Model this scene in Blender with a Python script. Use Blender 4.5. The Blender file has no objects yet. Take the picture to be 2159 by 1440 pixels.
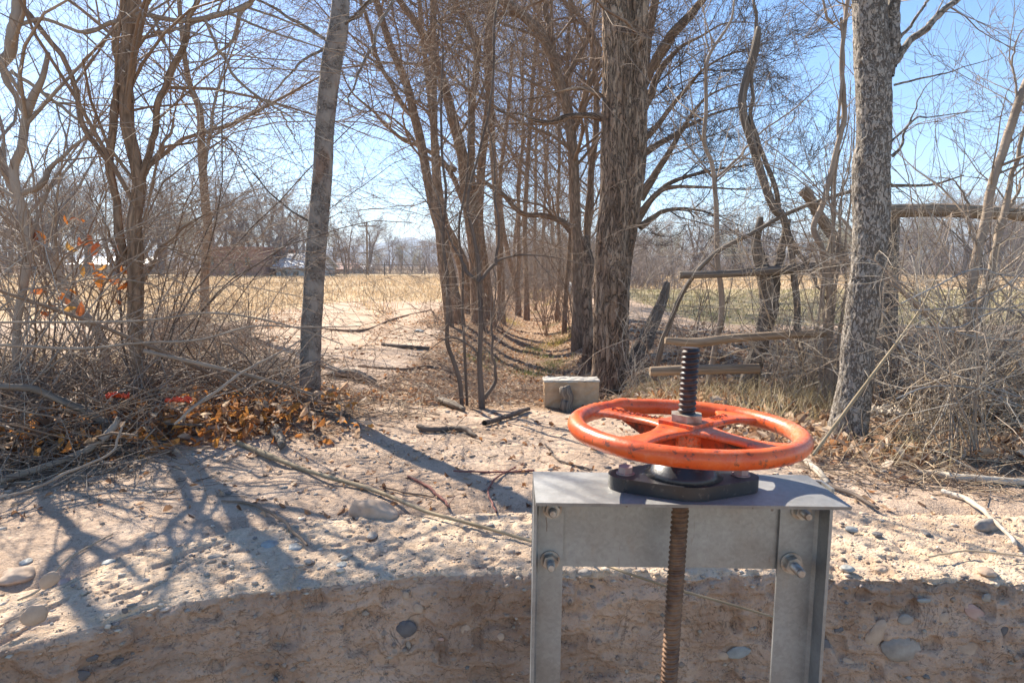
import bpy, math, random
import numpy as np
from mathutils import Vector
R = math.radians
sc = bpy.context.scene
COL = sc.collection
rng = np.random.default_rng(7)
random.seed(7)

# ------------------------------------------------------------------ camera, sky, sun, exposure
H = 0.80; PITCH = R(6.3); F = 1439.33
cd = bpy.data.cameras.new('camera'); cam = bpy.data.objects.new('camera', cd); COL.objects.link(cam)
cam.location = (0, 0, H); cam.rotation_euler = (R(90)-PITCH, 0, 0)
cd.lens = 24; cd.sensor_width = 36; cd.clip_start = 0.02; cd.clip_end = 20000
cd.dof.use_dof = True; cd.dof.focus_distance = 3.6; cd.dof.aperture_fstop = 22
sc.camera = cam
SUN_AZ = -36.0; SUN_EL = 38.0          # degrees from +Y towards +X
w = bpy.data.worlds.new('World'); sc.world = w; w.use_nodes = True
nt = w.node_tree; nt.nodes.clear()
sky = nt.nodes.new('ShaderNodeTexSky'); sky.sky_type = 'NISHITA'; sky.sun_disc = False
sky.sun_elevation = R(SUN_EL); sky.sun_rotation = R(SUN_AZ); sky.altitude = 1800; sky.air_density = 1.0; sky.dust_density = 0.95; sky.ozone_density = 1.5
bg = nt.nodes.new('ShaderNodeBackground'); bg.inputs[1].default_value = 0.094
wo = nt.nodes.new('ShaderNodeOutputWorld')
hs = nt.nodes.new('ShaderNodeHueSaturation'); hs.inputs['Saturation'].default_value = 1.2; nt.links.new(sky.outputs[0], hs.inputs['Color']); nt.links.new(hs.outputs[0], bg.inputs[0]); nt.links.new(bg.outputs[0], wo.inputs[0])
ld = bpy.data.lights.new('sun', 'SUN'); ld.energy = 5.0; ld.angle = R(0.5); ld.color = (1, .91, .77)
sun = bpy.data.objects.new('sun', ld); COL.objects.link(sun)
sd = Vector((math.sin(R(SUN_AZ))*math.cos(R(SUN_EL)), math.cos(R(SUN_AZ))*math.cos(R(SUN_EL)), math.sin(R(SUN_EL))))
sun.rotation_euler = sd.to_track_quat('Z', 'Y').to_euler(); sun.location = sd*20
vs = sc.view_settings; vs.view_transform = 'Standard'; vs.look = 'None'; vs.exposure = 1.42; vs.gamma = 1
sc.cycles.use_denoising = True
sc.cycles.max_bounces = 5; sc.cycles.diffuse_bounces = 3; sc.cycles.glossy_bounces = 2
sc.cycles.transmission_bounces = 2; sc.cycles.transparent_max_bounces = 4
sc.cycles.caustics_reflective = False; sc.cycles.caustics_refractive = False

# ------------------------------------------------------------------ maths helpers
cp, sp = math.cos(PITCH), math.sin(PITCH)
def ray(px, py):
    u = (px-1079.5)/F; v = (720-py)/F
    return np.array([u, cp+v*sp, -sp+v*cp])
def at(px, py, Y):
    d = ray(px, py); return np.array([0, 0, H]) + d*(Y/d[1])
def mpp(px, py, Y):                      # metres per photo pixel at that point
    return (Y/ray(px, py)[1])/F
def sstep(a, b, x):
    t = np.clip((x-a)/(b-a), 0, 1); return t*t*(3-2*t)
def _h(ix, iy, iz, s):
    n = (ix.astype(np.int64)*374761393 + iy.astype(np.int64)*668265263 + iz.astype(np.int64)*2147483647 + s*1274126177) & 0xffffffff
    n = ((n ^ (n >> 13))*1274126177) & 0xffffffff
    n = ((n ^ (n >> 16))*2246822519) & 0xffffffff
    return ((n ^ (n >> 15)) & 0xffffff)/float(0xffffff)
def vn(x, y, z=0.0, s=0):                # value noise 0..1
    x, y, z = np.broadcast_arrays(np.asarray(x, float), np.asarray(y, float), np.asarray(z, float))
    fx, fy, fz = np.floor(x), np.floor(y), np.floor(z)
    tx, ty, tz = x-fx, y-fy, z-fz
    tx = tx*tx*(3-2*tx); ty = ty*ty*(3-2*ty); tz = tz*tz*(3-2*tz)
    o = 0
    for i in (0, 1):
        for j in (0, 1):
            for k in (0, 1):
                o = o + _h(fx+i, fy+j, fz+k, s)*(tx if i else 1-tx)*(ty if j else 1-ty)*(tz if k else 1-tz)
    return o
def fbm(x, y, z=0.0, o=4, s=0, g=.5):
    a = 1; t = 0; n = 0
    for i in range(o):
        t = t + a*(vn(np.asarray(x)*2**i, np.asarray(y)*2**i, np.asarray(z)*2**i, s+i)-.5); n += a; a *= g
    return t/n*2
EDGE = [(-260, 1500), (0, 1368), (160, 1330), (330, 1276), (500, 1250), (640, 1232), (760, 1222), (1000, 1216), (1300, 1212), (1700, 1212), (1950, 1222), (2060, 1216), (2110, 1226), (2159, 1222), (2300, 1225)]
_e = []
for a, b in EDGE:
    d = ray(a, b); t = -H/d[2]; _e.append((d[0]*t, d[1]*t))
_e += [(9, 1.9)]
_e = [(-9, -1.8)] + _e
EX = np.array([p[0] for p in _e]); EY = np.array([p[1] for p in _e])
def ye(x): return np.interp(x, EX, EY)
def xc(y): return .10+.022*np.asarray(y)
def gz(x, y):
    x = np.asarray(x, float); y = np.asarray(y, float)
    z = -.10*sstep(3.5, 5.5, y) + .05*np.exp(-((x+1.8)**2/1.2+(y-3.2)**2/.3))
    d = np.abs(x-xc(y)); on = sstep(3.9, 6.0, y)*(1-sstep(30, 42, y))
    z = z - .40*np.exp(-(d/.8)**3)*on + np.where(x < xc(y), .02, .10)*np.exp(-((d-1.55)/.5)**2)*on
    near = 1-sstep(8, 30, y)
    z = z + .022*fbm(x*1.1, y*1.1, 0, 3, 3) + .014*fbm(x*6, y*6, 0, 3, 9)*near
    b = y-ye(x)
    z = z - .06*(1-sstep(.28, .62, b + .12*fbm(x*3, y*3, 0, 2, 5)))
    return np.where(b < .12, -1.6, z)
def g1(x, y): return float(gz(x, y))
def gh(px, py):                           # where the ray through a pixel meets the ground
    d = ray(px, py); t = 1.5
    while t < 200:
        p = d*t
        if H+p[2] < g1(p[0], p[1]) or (p[1] < ye(p[0])+.13 and H+p[2] < 0): break
        t *= 1.004
    return np.array([p[0], p[1], H+p[2]])

# ------------------------------------------------------------------ mesh helpers
def mesh_np(name, V, Fc, mat=None, parent=None, smooth=True, vec=None, col=None, mats=None, fm=None):
    """V (n,3); Fc (m,3|4) int array; vec: bark coords (n,3); col: (n,4)"""
    me = bpy.data.meshes.new(name)
    V = np.ascontiguousarray(V, np.float32); Fc = np.ascontiguousarray(Fc, np.int32); k = Fc.shape[1]
    me.vertices.add(len(V)); me.vertices.foreach_set('co', V.ravel())
    me.loops.add(Fc.size); me.loops.foreach_set('vertex_index', Fc.ravel())
    me.polygons.add(len(Fc)); me.polygons.foreach_set('loop_start', np.arange(0, Fc.size, k, dtype=np.int32))
    me.polygons.foreach_set('loop_total', np.full(len(Fc), k, np.int32))
    me.polygons.foreach_set('use_smooth', np.full(len(Fc), smooth, bool))
    if vec is not None:
        a = me.attributes.new('bk', 'FLOAT_VECTOR', 'POINT'); a.data.foreach_set('vector', np.ascontiguousarray(vec, np.float32).ravel())
    if col is not None:
        a = me.attributes.new('tint', 'FLOAT_COLOR', 'POINT'); a.data.foreach_set('color', np.ascontiguousarray(col, np.float32).ravel())
    if mat is not None: me.materials.append(mat)
    me.update(calc_edges=True)
    o = bpy.data.objects.new(name, me); COL.objects.link(o)
    if parent is not None: o.parent = parent
    return o
def thing(name, label, cat, loc=(0, 0, 0), group=None, rot=(0, 0, 0)):
    o = bpy.data.objects.new(name, None); COL.objects.link(o); o.empty_display_size = .1
    o.location = loc; o.rotation_euler = rot; o['label'] = label; o['category'] = cat
    if group: o['group'] = group
    return o
def tag(o, label, cat, group=None, kind=None):
    o['label'] = label; o['category'] = cat
    if group: o['group'] = group
    if kind: o['kind'] = kind
    return o
def structure(o): o['kind'] = 'structure'; return o

class Tubes:
    def __init__(s): s.g = {}
    def add(s, P, Rr, k=4):
        P = np.asarray(P, float); Rr = np.asarray(Rr, float)
        if P.ndim == 2: P = P[None]; Rr = Rr[None]
        s.g.setdefault((P.shape[1], k), []).append((P, Rr)); return s
    def arrays(s, origin=(0, 0, 0), disp=None):
        VV = []; FF = []; BB = []; CC = []; n0 = 0
        for (n, k), L in s.g.items():
            P = np.concatenate([a for a, b in L]); Rr = np.concatenate([b for a, b in L]); m = len(P)
            T = np.gradient(P, axis=1); T /= np.linalg.norm(T, axis=2, keepdims=True)+1e-9
            mt = T.mean(1); ref = np.where(np.abs(mt[:, 2:3]) > .75, np.array([[0, 1., 0]]), np.array([[0, 0, 1.]]))
            U = np.cross(T, ref[:, None, :]); U /= np.linalg.norm(U, axis=2, keepdims=True)+1e-9
            W = np.cross(T, U)
            th = np.arange(k)*2*math.pi/k
            c, sn = np.cos(th), np.sin(th)
            N = U[:, :, None, :]*c[None, None, :, None] + W[:, :, None, :]*sn[None, None, :, None]
            seg = np.linalg.norm(np.diff(P, axis=1), axis=2); arc = np.concatenate([np.zeros((m, 1)), np.cumsum(seg, 1)], 1)
            off = rng.random((m, 1))*40
            rm = np.maximum(Rr, 1e-4)
            B = np.stack([(rm[:, :, None]*c), (rm[:, :, None]*sn), np.broadcast_to((arc+off)[:, :, None], (m, n, k))], -1)
            r2 = Rr[:, :, None]
            if disp is not None: r2 = r2*(1+disp(B, Rr[:, :, None]))
            V = P[:, :, None, :] + N*r2[..., None]
            i = np.arange(n-1)[:, None]; j = np.arange(k)[None, :]; j2 = (j+1) % k
            q = np.stack([i*k+j, i*k+j2, (i+1)*k+j2, (i+1)*k+j], -1).reshape(-1, 4)
            f = (q[None] + (np.arange(m)*n*k)[:, None, None]).reshape(-1, 4) + n0
            VV.append(V.reshape(-1, 3)); FF.append(f); BB.append(B.reshape(-1, 3)); n0 += m*n*k
            if disp is not None or (Rr[:, -1].max() > .004 and k >= 6):   # close the open ends of thick pieces
                cen = len(np.concatenate(VV))
                VV.append(P[:, -1]); BB.append(B[:, -1].mean(1))
                base = n0-m*n*k + np.arange(m)*n*k + (n-1)*k
                t4 = np.stack([base[:, None]+j, base[:, None]+j2, np.broadcast_to((cen+np.arange(m))[:, None], (m, k)), np.broadcast_to((cen+np.arange(m))[:, None], (m, k))], -1).reshape(-1, 4)
                CC.append(t4); n0 += m
        V = np.concatenate(VV)-np.asarray(origin); Fq = np.concatenate(FF); B = np.concatenate(BB)
        return V, Fq, B, (np.concatenate(CC) if CC else None)
    def build(s, name, mat, parent=None, origin=(0, 0, 0), disp=None):
        V, Fq, B, caps = s.arrays(origin, disp)
        me = bpy.data.meshes.new(name)
        nt_ = 0 if caps is None else len(caps)
        loops = Fq.ravel(); tot = np.full(len(Fq), 4, np.int32)
        if nt_:
            loops = np.concatenate([loops, caps[:, :3].ravel()]); tot = np.concatenate([tot, np.full(nt_, 3, np.int32)])
        st = np.concatenate([[0], np.cumsum(tot)[:-1]]).astype(np.int32)
        me.vertices.add(len(V)); me.vertices.foreach_set('co', V.astype(np.float32).ravel())
        me.loops.add(len(loops)); me.loops.foreach_set('vertex_index', loops.astype(np.int32))
        me.polygons.add(len(tot)); me.polygons.foreach_set('loop_start', st); me.polygons.foreach_set('loop_total', tot)
        me.polygons.foreach_set('use_smooth', np.concatenate([np.ones(len(Fq), bool), np.zeros(nt_, bool)]))
        a = me.attributes.new('bk', 'FLOAT_VECTOR', 'POINT'); a.data.foreach_set('vector', B.astype(np.float32).ravel())
        me.materials.append(mat); me.update(calc_edges=True)
        o = bpy.data.objects.new(name, me); COL.objects.link(o)
        if parent is not None: o.parent = parent
        return o
def resample(pts, n):
    """Catmull-Rom through rows of pts, n samples"""
    P = np.asarray(pts, float); m = len(P)
    if m == 2: return P[0]+(P[1]-P[0])*np.linspace(0, 1, n)[:, None]
    E = np.vstack([2*P[0]-P[1], P, 2*P[-1]-P[-2]])
    d = np.concatenate([[0], np.cumsum(np.linalg.norm(np.diff(P[:, :3], axis=0), axis=1))]); t = np.linspace(0, d[-1], n)
    i = np.clip(np.searchsorted(d, t, 'right')-1, 0, m-2); f = ((t-d[i])/(d[i+1]-d[i]+1e-9))[:, None]
    a, b, c, e = E[i], E[i+1], E[i+2], E[i+3]
    return .5*((2*b)+(c-a)*f+(2*a-5*b+4*c-e)*f*f+(3*b-a-3*c+e)*f**3)
def pline(px, Y, Y2=None, n=24, wob=.0, ground=False):
    """photo polyline [(x,y,width)] standing at distance Y -> world points and radii"""
    Y2 = Y if Y2 is None else Y2; m = len(px); out = []
    d = np.concatenate([[0], np.cumsum([math.hypot(px[i+1][0]-px[i][0], px[i+1][1]-px[i][1]) for i in range(m-1)])])
    for i, p in enumerate(px):
        yy = Y+(Y2-Y)*d[i]/d[-1]; q = at(p[0], p[1], yy); out.append([*q, p[2]*.5*mpp(p[0], p[1], yy)])
    if ground:
        o = out[0]; out.insert(0, [o[0], o[1], g1(o[0], o[1])-.10, o[3]*1.25])
    S = resample(out, n)
    if wob:
        L = np.linspace(0, 1, n); s = rng.integers(9999)
        S[:, 0] += wob*fbm(L*7, s, 0, 3, 1); S[:, 1] += wob*fbm(L*7, s+5.5, 0, 3, 2)
    return S[:, :3], np.maximum(S[:, 3], .0008)
def spawn(P, Rr, n, L, ang=(25, 60), t0=.2, t1=1., wig=.35, trend=(0, 0, .2), npts=6, rs=.55, taper=.25, rmin=.0012, bias=(0, 0, 0), lk=0.009, wt=None, kink=0.):
    """grow n child branches from parent polylines P (m,k,3) with radii Rr (m,k)"""
    P = np.asarray(P, float); Rr = np.asarray(Rr, float)
    if P.ndim == 2: P = P[None]; Rr = Rr[None]
    m, k = P.shape[:2]
    plen = np.linalg.norm(np.diff(P, axis=1), axis=2).sum(1)
    pr = plen if wt is None else plen*wt
    idx = rng.choice(m, n, p=pr/pr.sum()); t = rng.uniform(t0, t1, n)*(k-1.001); i = t.astype(int); f = (t-i)[:, None]
    pos = P[idx, i]*(1-f)+P[idx, i+1]*f; tan = P[idx, i+1]-P[idx, i]; tan /= np.linalg.norm(tan, axis=1, keepdims=True)+1e-9
    r0 = (Rr[idx, i]*(1-f[:, 0])+Rr[idx, i+1]*f[:, 0])
    q = rng.normal(size=(n, 3)); q -= (q*tan).sum(1, keepdims=True)*tan; q /= np.linalg.norm(q, axis=1, keepdims=True)+1e-9
    a = np.radians(rng.uniform(ang[0], ang[1], n))[:, None]
    d = tan*np.cos(a)+q*np.sin(a)+np.asarray(bias)
    d /= np.linalg.norm(d, axis=1, keepdims=True)+1e-9
    LL = rng.uniform(L[0], L[1], n)
    st = rng.normal(size=(n, npts-1, 3))*wig/math.sqrt(npts)
    D = d[:, None]+np.cumsum(st, 1)+np.asarray(trend)*np.linspace(0, 1, npts-1)[None, :, None]
    if kink: D = D+q[:, None]*kink*np.where(np.arange(npts-1) % 2, 1, -1)[None, :, None]
    D /= np.linalg.norm(D, axis=2, keepdims=True)+1e-9
    Q = np.concatenate([pos[:, None], pos[:, None]+np.cumsum(D*(LL/(npts-1))[:, None, None], 1)], 1)
    rb = np.clip(np.minimum(r0*rs, lk*LL), rmin, None)[:, None]
    RR = np.maximum(rb*(1-(1-taper)*np.linspace(0, 1, npts)), rmin*.7)
    return Q, RR

# ------------------------------------------------------------------ materials
class NB:
    def __init__(s, name):
        s.m = bpy.data.materials.new(name); s.m.use_nodes = True; s.t = s.m.node_tree; s.t.nodes.clear()
        s.out = s.n('OutputMaterial'); s.b = s.n('BsdfPrincipled'); s.l(s.b.outputs[0], s.out.inputs[0])
        s.b.inputs['Roughness'].default_value = .85; s.b.inputs['Specular IOR Level'].default_value = .25
    def n(s, t, **k):
        x = s.t.nodes.new('ShaderNode'+t)
        for a, b in k.items(): setattr(x, a, b)
        return x
    def l(s, a, b): s.t.links.new(a, b)
    def co(s, kind='Object', sc_=(1, 1, 1), rot=(0, 0, 0)):
        if kind == 'bk': a = s.n('Attribute'); a.attribute_name = 'bk'; o = a.outputs['Vector']
        else: o = s.n('TexCoord').outputs[kind]
        m = s.n('Mapping'); m.inputs['Scale'].default_value = sc_; m.inputs['Rotation'].default_value = rot; s.l(o, m.inputs[0]); return m.outputs[0]
    def noise(s, v, scale=5, detail=4, rough=.55, dist=0.):
        x = s.n('TexNoise'); x.inputs['Scale'].default_value = scale; x.inputs['Detail'].default_value = detail; x.inputs['Roughness'].default_value = rough
        x.inputs['Distortion'].default_value = dist; s.l(v, x.inputs['Vector']); return x.outputs['Fac']
    def vor(s, v, scale=5, feat='F1', out='Distance', rnd=1.):
        x = s.n('TexVoronoi'); x.feature = feat; x.inputs['Scale'].default_value = scale; x.inputs['Randomness'].default_value = rnd; s.l(v, x.inputs['Vector']); return x.outputs[out]
    def ramp(s, f, stops):
        x = s.n('ValToRGB'); e = x.color_ramp.elements
        while len(e) < len(stops): e.new(.5)
        for i, (p, c) in enumerate(stops):
            e[i].position = p; e[i].color = (c, c, c, 1) if isinstance(c, (int, float)) else (*c, 1)
        s.l(f, x.inputs[0]); return x.outputs[0]
    def mix(s, f, a, b, mode='MIX'):
        x = s.n('Mix'); x.data_type = 'RGBA'; x.blend_type = mode
        for v, i in ((f, 0), (a, 6), (b, 7)):
            if isinstance(v, (int, float)): x.inputs[i].default_value = v if i == 0 else (v, v, v, 1)
            elif isinstance(v, tuple): x.inputs[i].default_value = (*v, 1)
            else: s.l(v, x.inputs[i])
        return x.outputs[2]
    def math(s, op, a, b=0.):
        x = s.n('Math'); x.operation = op
        for i, v in enumerate((a, b)):
            if isinstance(v, (int, float)): x.inputs[i].default_value = v
            else: s.l(v, x.inputs[i])
        return x.outputs[0]
    def bump(s, h, strength=.5, dist=.01, prev=None):
        x = s.n('Bump'); x.inputs['Strength'].default_value = strength; x.inputs['Distance'].default_value = dist; s.l(h, x.inputs['Height'])
        if prev is not None: s.l(prev, x.inputs['Normal'])
        return x.outputs[0]
    def fin(s, col=None, rough=None, nrm=None, metal=None, spec=None):
        for v, k in ((col, 'Base Color'), (rough, 'Roughness'), (nrm, 'Normal'), (metal, 'Metallic'), (spec, 'Specular IOR Level')):
            if v is None: continue
            if isinstance(v, tuple): s.b.inputs[k].default_value = (*v, 1)
            elif isinstance(v, (int, float)): s.b.inputs[k].default_value = v
            else: s.l(v, s.b.inputs[k])
        return s.m
M = {}
def bark(name, lo, hi, crack, zs=.22, sc_=38, b=.9, bd=.008, crk=.5):
    s = NB(name); v = s.co('bk', (1, 1, zs)); n1 = s.noise(v, sc_, 5, .65, .6); n2 = s.noise(v, sc_*.25, 3)
    vo = s.vor(v, sc_*.8, 'DISTANCE_TO_EDGE'); c = s.mix(n2, lo, hi); c = s.mix(s.ramp(n1, [(.35, 0), (.65, 1)]), s.mix(.55, c, crack), c)
    c = s.mix(s.math('MULTIPLY', s.ramp(vo, [(.0, 1), (.22, 0)]), crk), c, crack)
    h = s.math('ADD', n1, s.math('MULTIPLY', s.ramp(vo, [(0, 0), (.3, 1)]), .8))
    M[name] = s.fin(c, .9, s.bump(h, b, bd)); return M[name]
bark('bark_elm', (.29, .18, .11), (.50, .35, .235), (.06, .037, .024))
s = NB('bark_main'); v = s.co('bk', (1, 1, .20)); d1 = s.noise(v, 26, 4, .6, 1.0); d2 = s.noise(s.co('bk', (1, 1, .5)), 75, 5, .7, .8); vo = s.vor(s.mix(.12, v, s.n('TexNoise').outputs['Color'], 'ADD'), 24, 'DISTANCE_TO_EDGE')
rg = s.ramp(s.math('ABSOLUTE', s.math('SUBTRACT', d1, .5)), [(.0, 0), (.10, 1)]); hh = s.math('ADD', s.math('MULTIPLY', rg, 1.), s.math('MULTIPLY', d2, .6))
c = s.mix(s.ramp(s.noise(s.co('bk', (1, 1, .3)), 8, 4), [(.35, 0), (.65, 1)]), (.34, .215, .135), (.58, .42, .29)); c = s.mix(s.ramp(d2, [(.35, .6), (.6, 0)]), c, (.17, .11, .075)); c = s.mix(s.ramp(rg, [(.0, .95), (.5, 0)]), c, (.05, .033, .022))
M['bark_main'] = s.fin(c, .92, s.bump(hh, 1., .016))
bark('bark_dead', (.22, .18, .14), (.38, .32, .26), (.055, .04, .032), zs=.07, sc_=60, b=.9, bd=.006, crk=.5)
bark('timber', (.32, .22, .14), (.48, .36, .25), (.08, .055, .035), zs=.05, sc_=60, b=.7, bd=.003, crk=.35)
# smooth bark: short cross cracks, brown scars
s = NB('bark_smooth'); v = s.co('bk', (1, 1, 1.5)); n1 = s.noise(v, 60, 5, .65, 1.5); n0 = s.noise(s.co('bk', (1, 1, .35)), 22, 5, .6); ln = s.math('ABSOLUTE', s.math('SUBTRACT', n1, .5))
ck = s.math('MULTIPLY', s.ramp(ln, [(.008, 1), (.035, 0)]), s.ramp(s.noise(s.co('bk'), 16, 3), [(.42, 0), (.58, 1)]))
c = s.mix(s.ramp(n0, [(.3, 0), (.7, 1)]), (.235, .20, .175), (.33, .29, .25)); c = s.mix(s.ramp(s.noise(s.co('bk', (1, 1, .5)), 9, 4), [(.60, 0), (.70, .7)]), c, (.26, .15, .095)); c = s.mix(ck, c, (.06, .042, .032))
M['bark_smooth'] = s.fin(c, .85, s.bump(s.math('SUBTRACT', s.math('MULTIPLY', n0, 1.2), ck), .8, .005))
s = NB('bark_flaky'); v = s.co('bk', (1, 1, .5)); n1 = s.noise(v, 44, 5, .65, .7); n2 = s.noise(s.co('bk', (1, 1, .8)), 60, 4, .6, 1.2); ln = s.ramp(s.math('ABSOLUTE', s.math('SUBTRACT', n1, .5)), [(.012, 1), (.04, 0)]); ln2 = s.ramp(s.math('ABSOLUTE', s.math('SUBTRACT', n2, .5)), [(.008, .8), (.03, 0)])
pt = s.ramp(s.noise(s.co('bk', (1, 1, .3)), 24, 4, .6, .5), [(.60, 0), (.70, 1)]); n0 = s.noise(s.co('bk'), 14, 4)
c = s.mix(s.ramp(n0, [(.3, 0), (.7, 1)]), (.30, .26, .22), (.44, .39, .335)); dk = s.math('MAXIMUM', s.math('MAXIMUM', s.math('MULTIPLY', ln, .95), s.math('MULTIPLY', ln2, s.ramp(n0, [(.45, 0), (.6, 1)]))), s.math('MULTIPLY', pt, s.ramp(n2, [(.4, 1), (.6, .35)])))
dk = s.math('MULTIPLY', dk, .9); c = s.mix(dk, c, (.13, .10, .075)); M['bark_flaky'] = s.fin(c, .85, s.bump(s.math('SUBTRACT', 1., dk), 1., .008))
def simple(name, a, b, scale=6, rough=.8, bump=.3, bd=.002, spec=.25, kind='bk', zs=.3, attr=False):
    s = NB(name); v = s.co(kind, (1, 1, zs if kind == 'bk' else 1)); n = s.noise(v, scale, 4)
    M[name] = s.fin(s.mix(s.ramp(n, [(.3, 0), (.7, 1)]), a, b), rough, s.bump(n, bump, bd), None, spec); return M[name]
simple('twig_brown', (.17, .11, .075), (.33, .23, .155), 14)
simple('twig_grey', (.21, .16, .12), (.42, .335, .26), 14)
simple('twig_dark', (.08, .06, .05), (.19, .145, .115), 14)
simple('twig_pale', (.40, .33, .25), (.62, .54, .44), 14)
simple('twig_tan', (.38, .28, .18), (.54, .42, .29), 14)
simple('twig_red', (.20, .075, .06), (.30, .13, .10), 14)
simple('stick_olive', (.22, .165, .10), (.40, .31, .20), 20)
simple('wire', (.20, .19, .18), (.36, .34, .32), 30, .5, .1, spec=.5)
simple('far_twig', (.22, .18, .16), (.36, .30, .265), 3, zs=1)
simple('far_twig_olive', (.34, .31, .22), (.48, .44, .32), 3, zs=1)
simple('far_bark', (.18, .14, .12), (.30, .24, .20), 3, zs=1)
simple('cut_wood', (.50, .38, .25), (.62, .50, .35), 20, kind='Object')
# leaves, grass: per-piece colour attribute
def tinted(name, rough=.75, sub=0.):
    s = NB(name); a = s.n('Attribute'); a.attribute_name = 'tint'; v = s.co('Object'); n = s.noise(v, 60, 3)
    c = s.mix(s.ramp(n, [(.3, .0), (.75, .45)]), a.outputs['Color'], s.mix(.6, a.outputs['Color'], (.12, .06, .03)))
    s.l(c, s.b.inputs['Base Color']); s.b.inputs['Roughness'].default_value = rough
    if sub:
        tr = s.n('BsdfTranslucent'); s.l(a.outputs['Color'], tr.inputs[0]); mx = s.n('MixShader'); mx.inputs[0].default_value = sub
        s.l(s.b.outputs[0], mx.inputs[1]); s.l(tr.outputs[0], mx.inputs[2]); s.l(mx.outputs[0], s.out.inputs[0])
    M[name] = s.m
tinted('leaf', .7, .35); tinted('grass', .8, .25)
s = NB('grit'); a = s.n('Attribute'); a.attribute_name = 'tint'; n1 = s.noise(s.co('Object'), 150, 3); M['grit'] = s.fin(s.mix(.5, a.outputs['Color'], s.mix(n1, (.6, .6, .6), (1., 1., 1.)), 'MULTIPLY'), .9, s.bump(n1, .5, .002), None, .15)
# ground
s = NB('ground'); v = s.co('Object'); at_ = s.n('Attribute'); at_.attribute_name = 'tint'; sep = s.n('SeparateColor'); s.l(at_.outputs['Color'], sep.inputs[0])
nb = s.noise(v, 1.3, 5, .6); nf = s.noise(v, 26, 6, .7); nm = s.noise(v, 7, 5, .6); fine = s.noise(v, 130, 4, .7)
dirt = s.mix(s.ramp(nb, [(.35, 0), (.65, 1)]), (.50, .355, .25), (.67, .51, .385))
dirt = s.mix(s.ramp(nm, [(.42, 0), (.70, .55)]), dirt, (.30, .205, .145))
dirt = s.mix(s.ramp(fine, [(.25, .8), (.47, 0)]), dirt, (.20, .135, .095)); dirt = s.mix(s.ramp(s.noise(v, 60, 4, .6, 1.), [(.56, 0), (.66, .45)]), dirt, (.72, .58, .45)); dirt = s.mix(s.ramp(s.math('ABSOLUTE', s.math('SUBTRACT', s.noise(v, 5, 5, .6, .8), .5)), [(.0, .6), (.008, 0)]), dirt, (.17, .11, .08))
lit = s.mix(s.ramp(s.noise(v, 45, 3, .6), [(.38, 0), (.62, 1)]), (.15, .09, .055), (.46, .31, .20))
lit = s.mix(s.ramp(s.vor(v, 38), [(.15, .55), (.35, 0)]), lit, (.46, .36, .27))
straw = s.mix(s.ramp(s.noise(v, .6, 5, .7), [(.35, 0), (.65, 1)]), (.48, .34, .20), (.68, .53, .35))
straw = s.mix(s.ramp(s.noise(s.co('Object', (1, .25, 1)), 5, 5, .7), [(.4, .5), (.6, 0)]), straw, (.27, .19, .11))
green = s.mix(s.ramp(s.noise(v, 2.5, 5, .7), [(.38, 0), (.62, 1)]), (.24, .205, .10), (.46, .36, .22))
br = lambda ch, o: s.ramp(s.math('ADD', sep.outputs[ch], s.math('MULTIPLY', s.math('SUBTRACT', o, .5), .9)), [(.38, 0), (.62, 1)])
c = s.mix(br(1, nb), dirt, straw); c = s.mix(br(2, nb), c, green); c = s.mix(br(0, nm), c, lit)
hgt = s.math('ADD', s.math('MULTIPLY', nf, 1.), s.math('MULTIPLY', fine, .35)); M['ground'] = s.fin(c, .95, s.bump(s.math('ADD', hgt, s.math('MULTIPLY', nm, 1.6)), 1., .018), None, .1)
# concrete / packed earth wall
s = NB('rough_concrete'); v = s.co('Object'); n1 = s.noise(v, 3.2, 6, .65); n2 = s.noise(v, 22, 6, .7); n3 = s.noise(v, 110, 5, .75); vp = s.vor(v, 34); vp2 = s.vor(v, 90)
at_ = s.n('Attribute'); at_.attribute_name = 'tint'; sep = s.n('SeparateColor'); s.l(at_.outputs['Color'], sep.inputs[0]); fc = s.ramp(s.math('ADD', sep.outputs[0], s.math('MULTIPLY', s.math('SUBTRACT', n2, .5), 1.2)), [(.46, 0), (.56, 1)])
c = s.mix(fc, s.mix(s.ramp(n1, [(.32, 0), (.66, 1)]), (.50, .34, .22), (.70, .525, .365)), s.mix(s.ramp(n1, [(.36, 0), (.62, 1)]), (.35, .225, .155), (.62, .43, .31)))  # face darker and browner, its shade put into the colour; top paler
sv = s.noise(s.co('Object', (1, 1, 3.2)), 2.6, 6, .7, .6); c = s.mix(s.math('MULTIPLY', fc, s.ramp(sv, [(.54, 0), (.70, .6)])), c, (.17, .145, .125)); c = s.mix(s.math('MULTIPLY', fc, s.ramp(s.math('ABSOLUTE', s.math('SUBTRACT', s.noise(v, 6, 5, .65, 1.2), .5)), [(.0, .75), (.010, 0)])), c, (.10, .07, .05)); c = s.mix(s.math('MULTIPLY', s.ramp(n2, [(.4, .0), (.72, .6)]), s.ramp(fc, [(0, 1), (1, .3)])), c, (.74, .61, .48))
c = s.mix(s.ramp(n3, [(.28, .55), (.46, 0)]), c, (.24, .165, .12))
c = s.mix(s.math('MULTIPLY', s.ramp(vp, [(.20, .75), (.27, 0)]), s.ramp(s.noise(v, 12, 2), [(.5, 0), (.6, 1)])), c, s.mix(s.vor(v, 34, 'F1', 'Color'), (.22, .20, .19), (.46, .38, .31)))
h = s.math('ADD', s.math('ADD', n2, s.math('MULTIPLY', n3, .5)), s.math('MULTIPLY', s.ramp(vp2, [(.1, 0), (.4, 1)]), .35))
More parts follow.
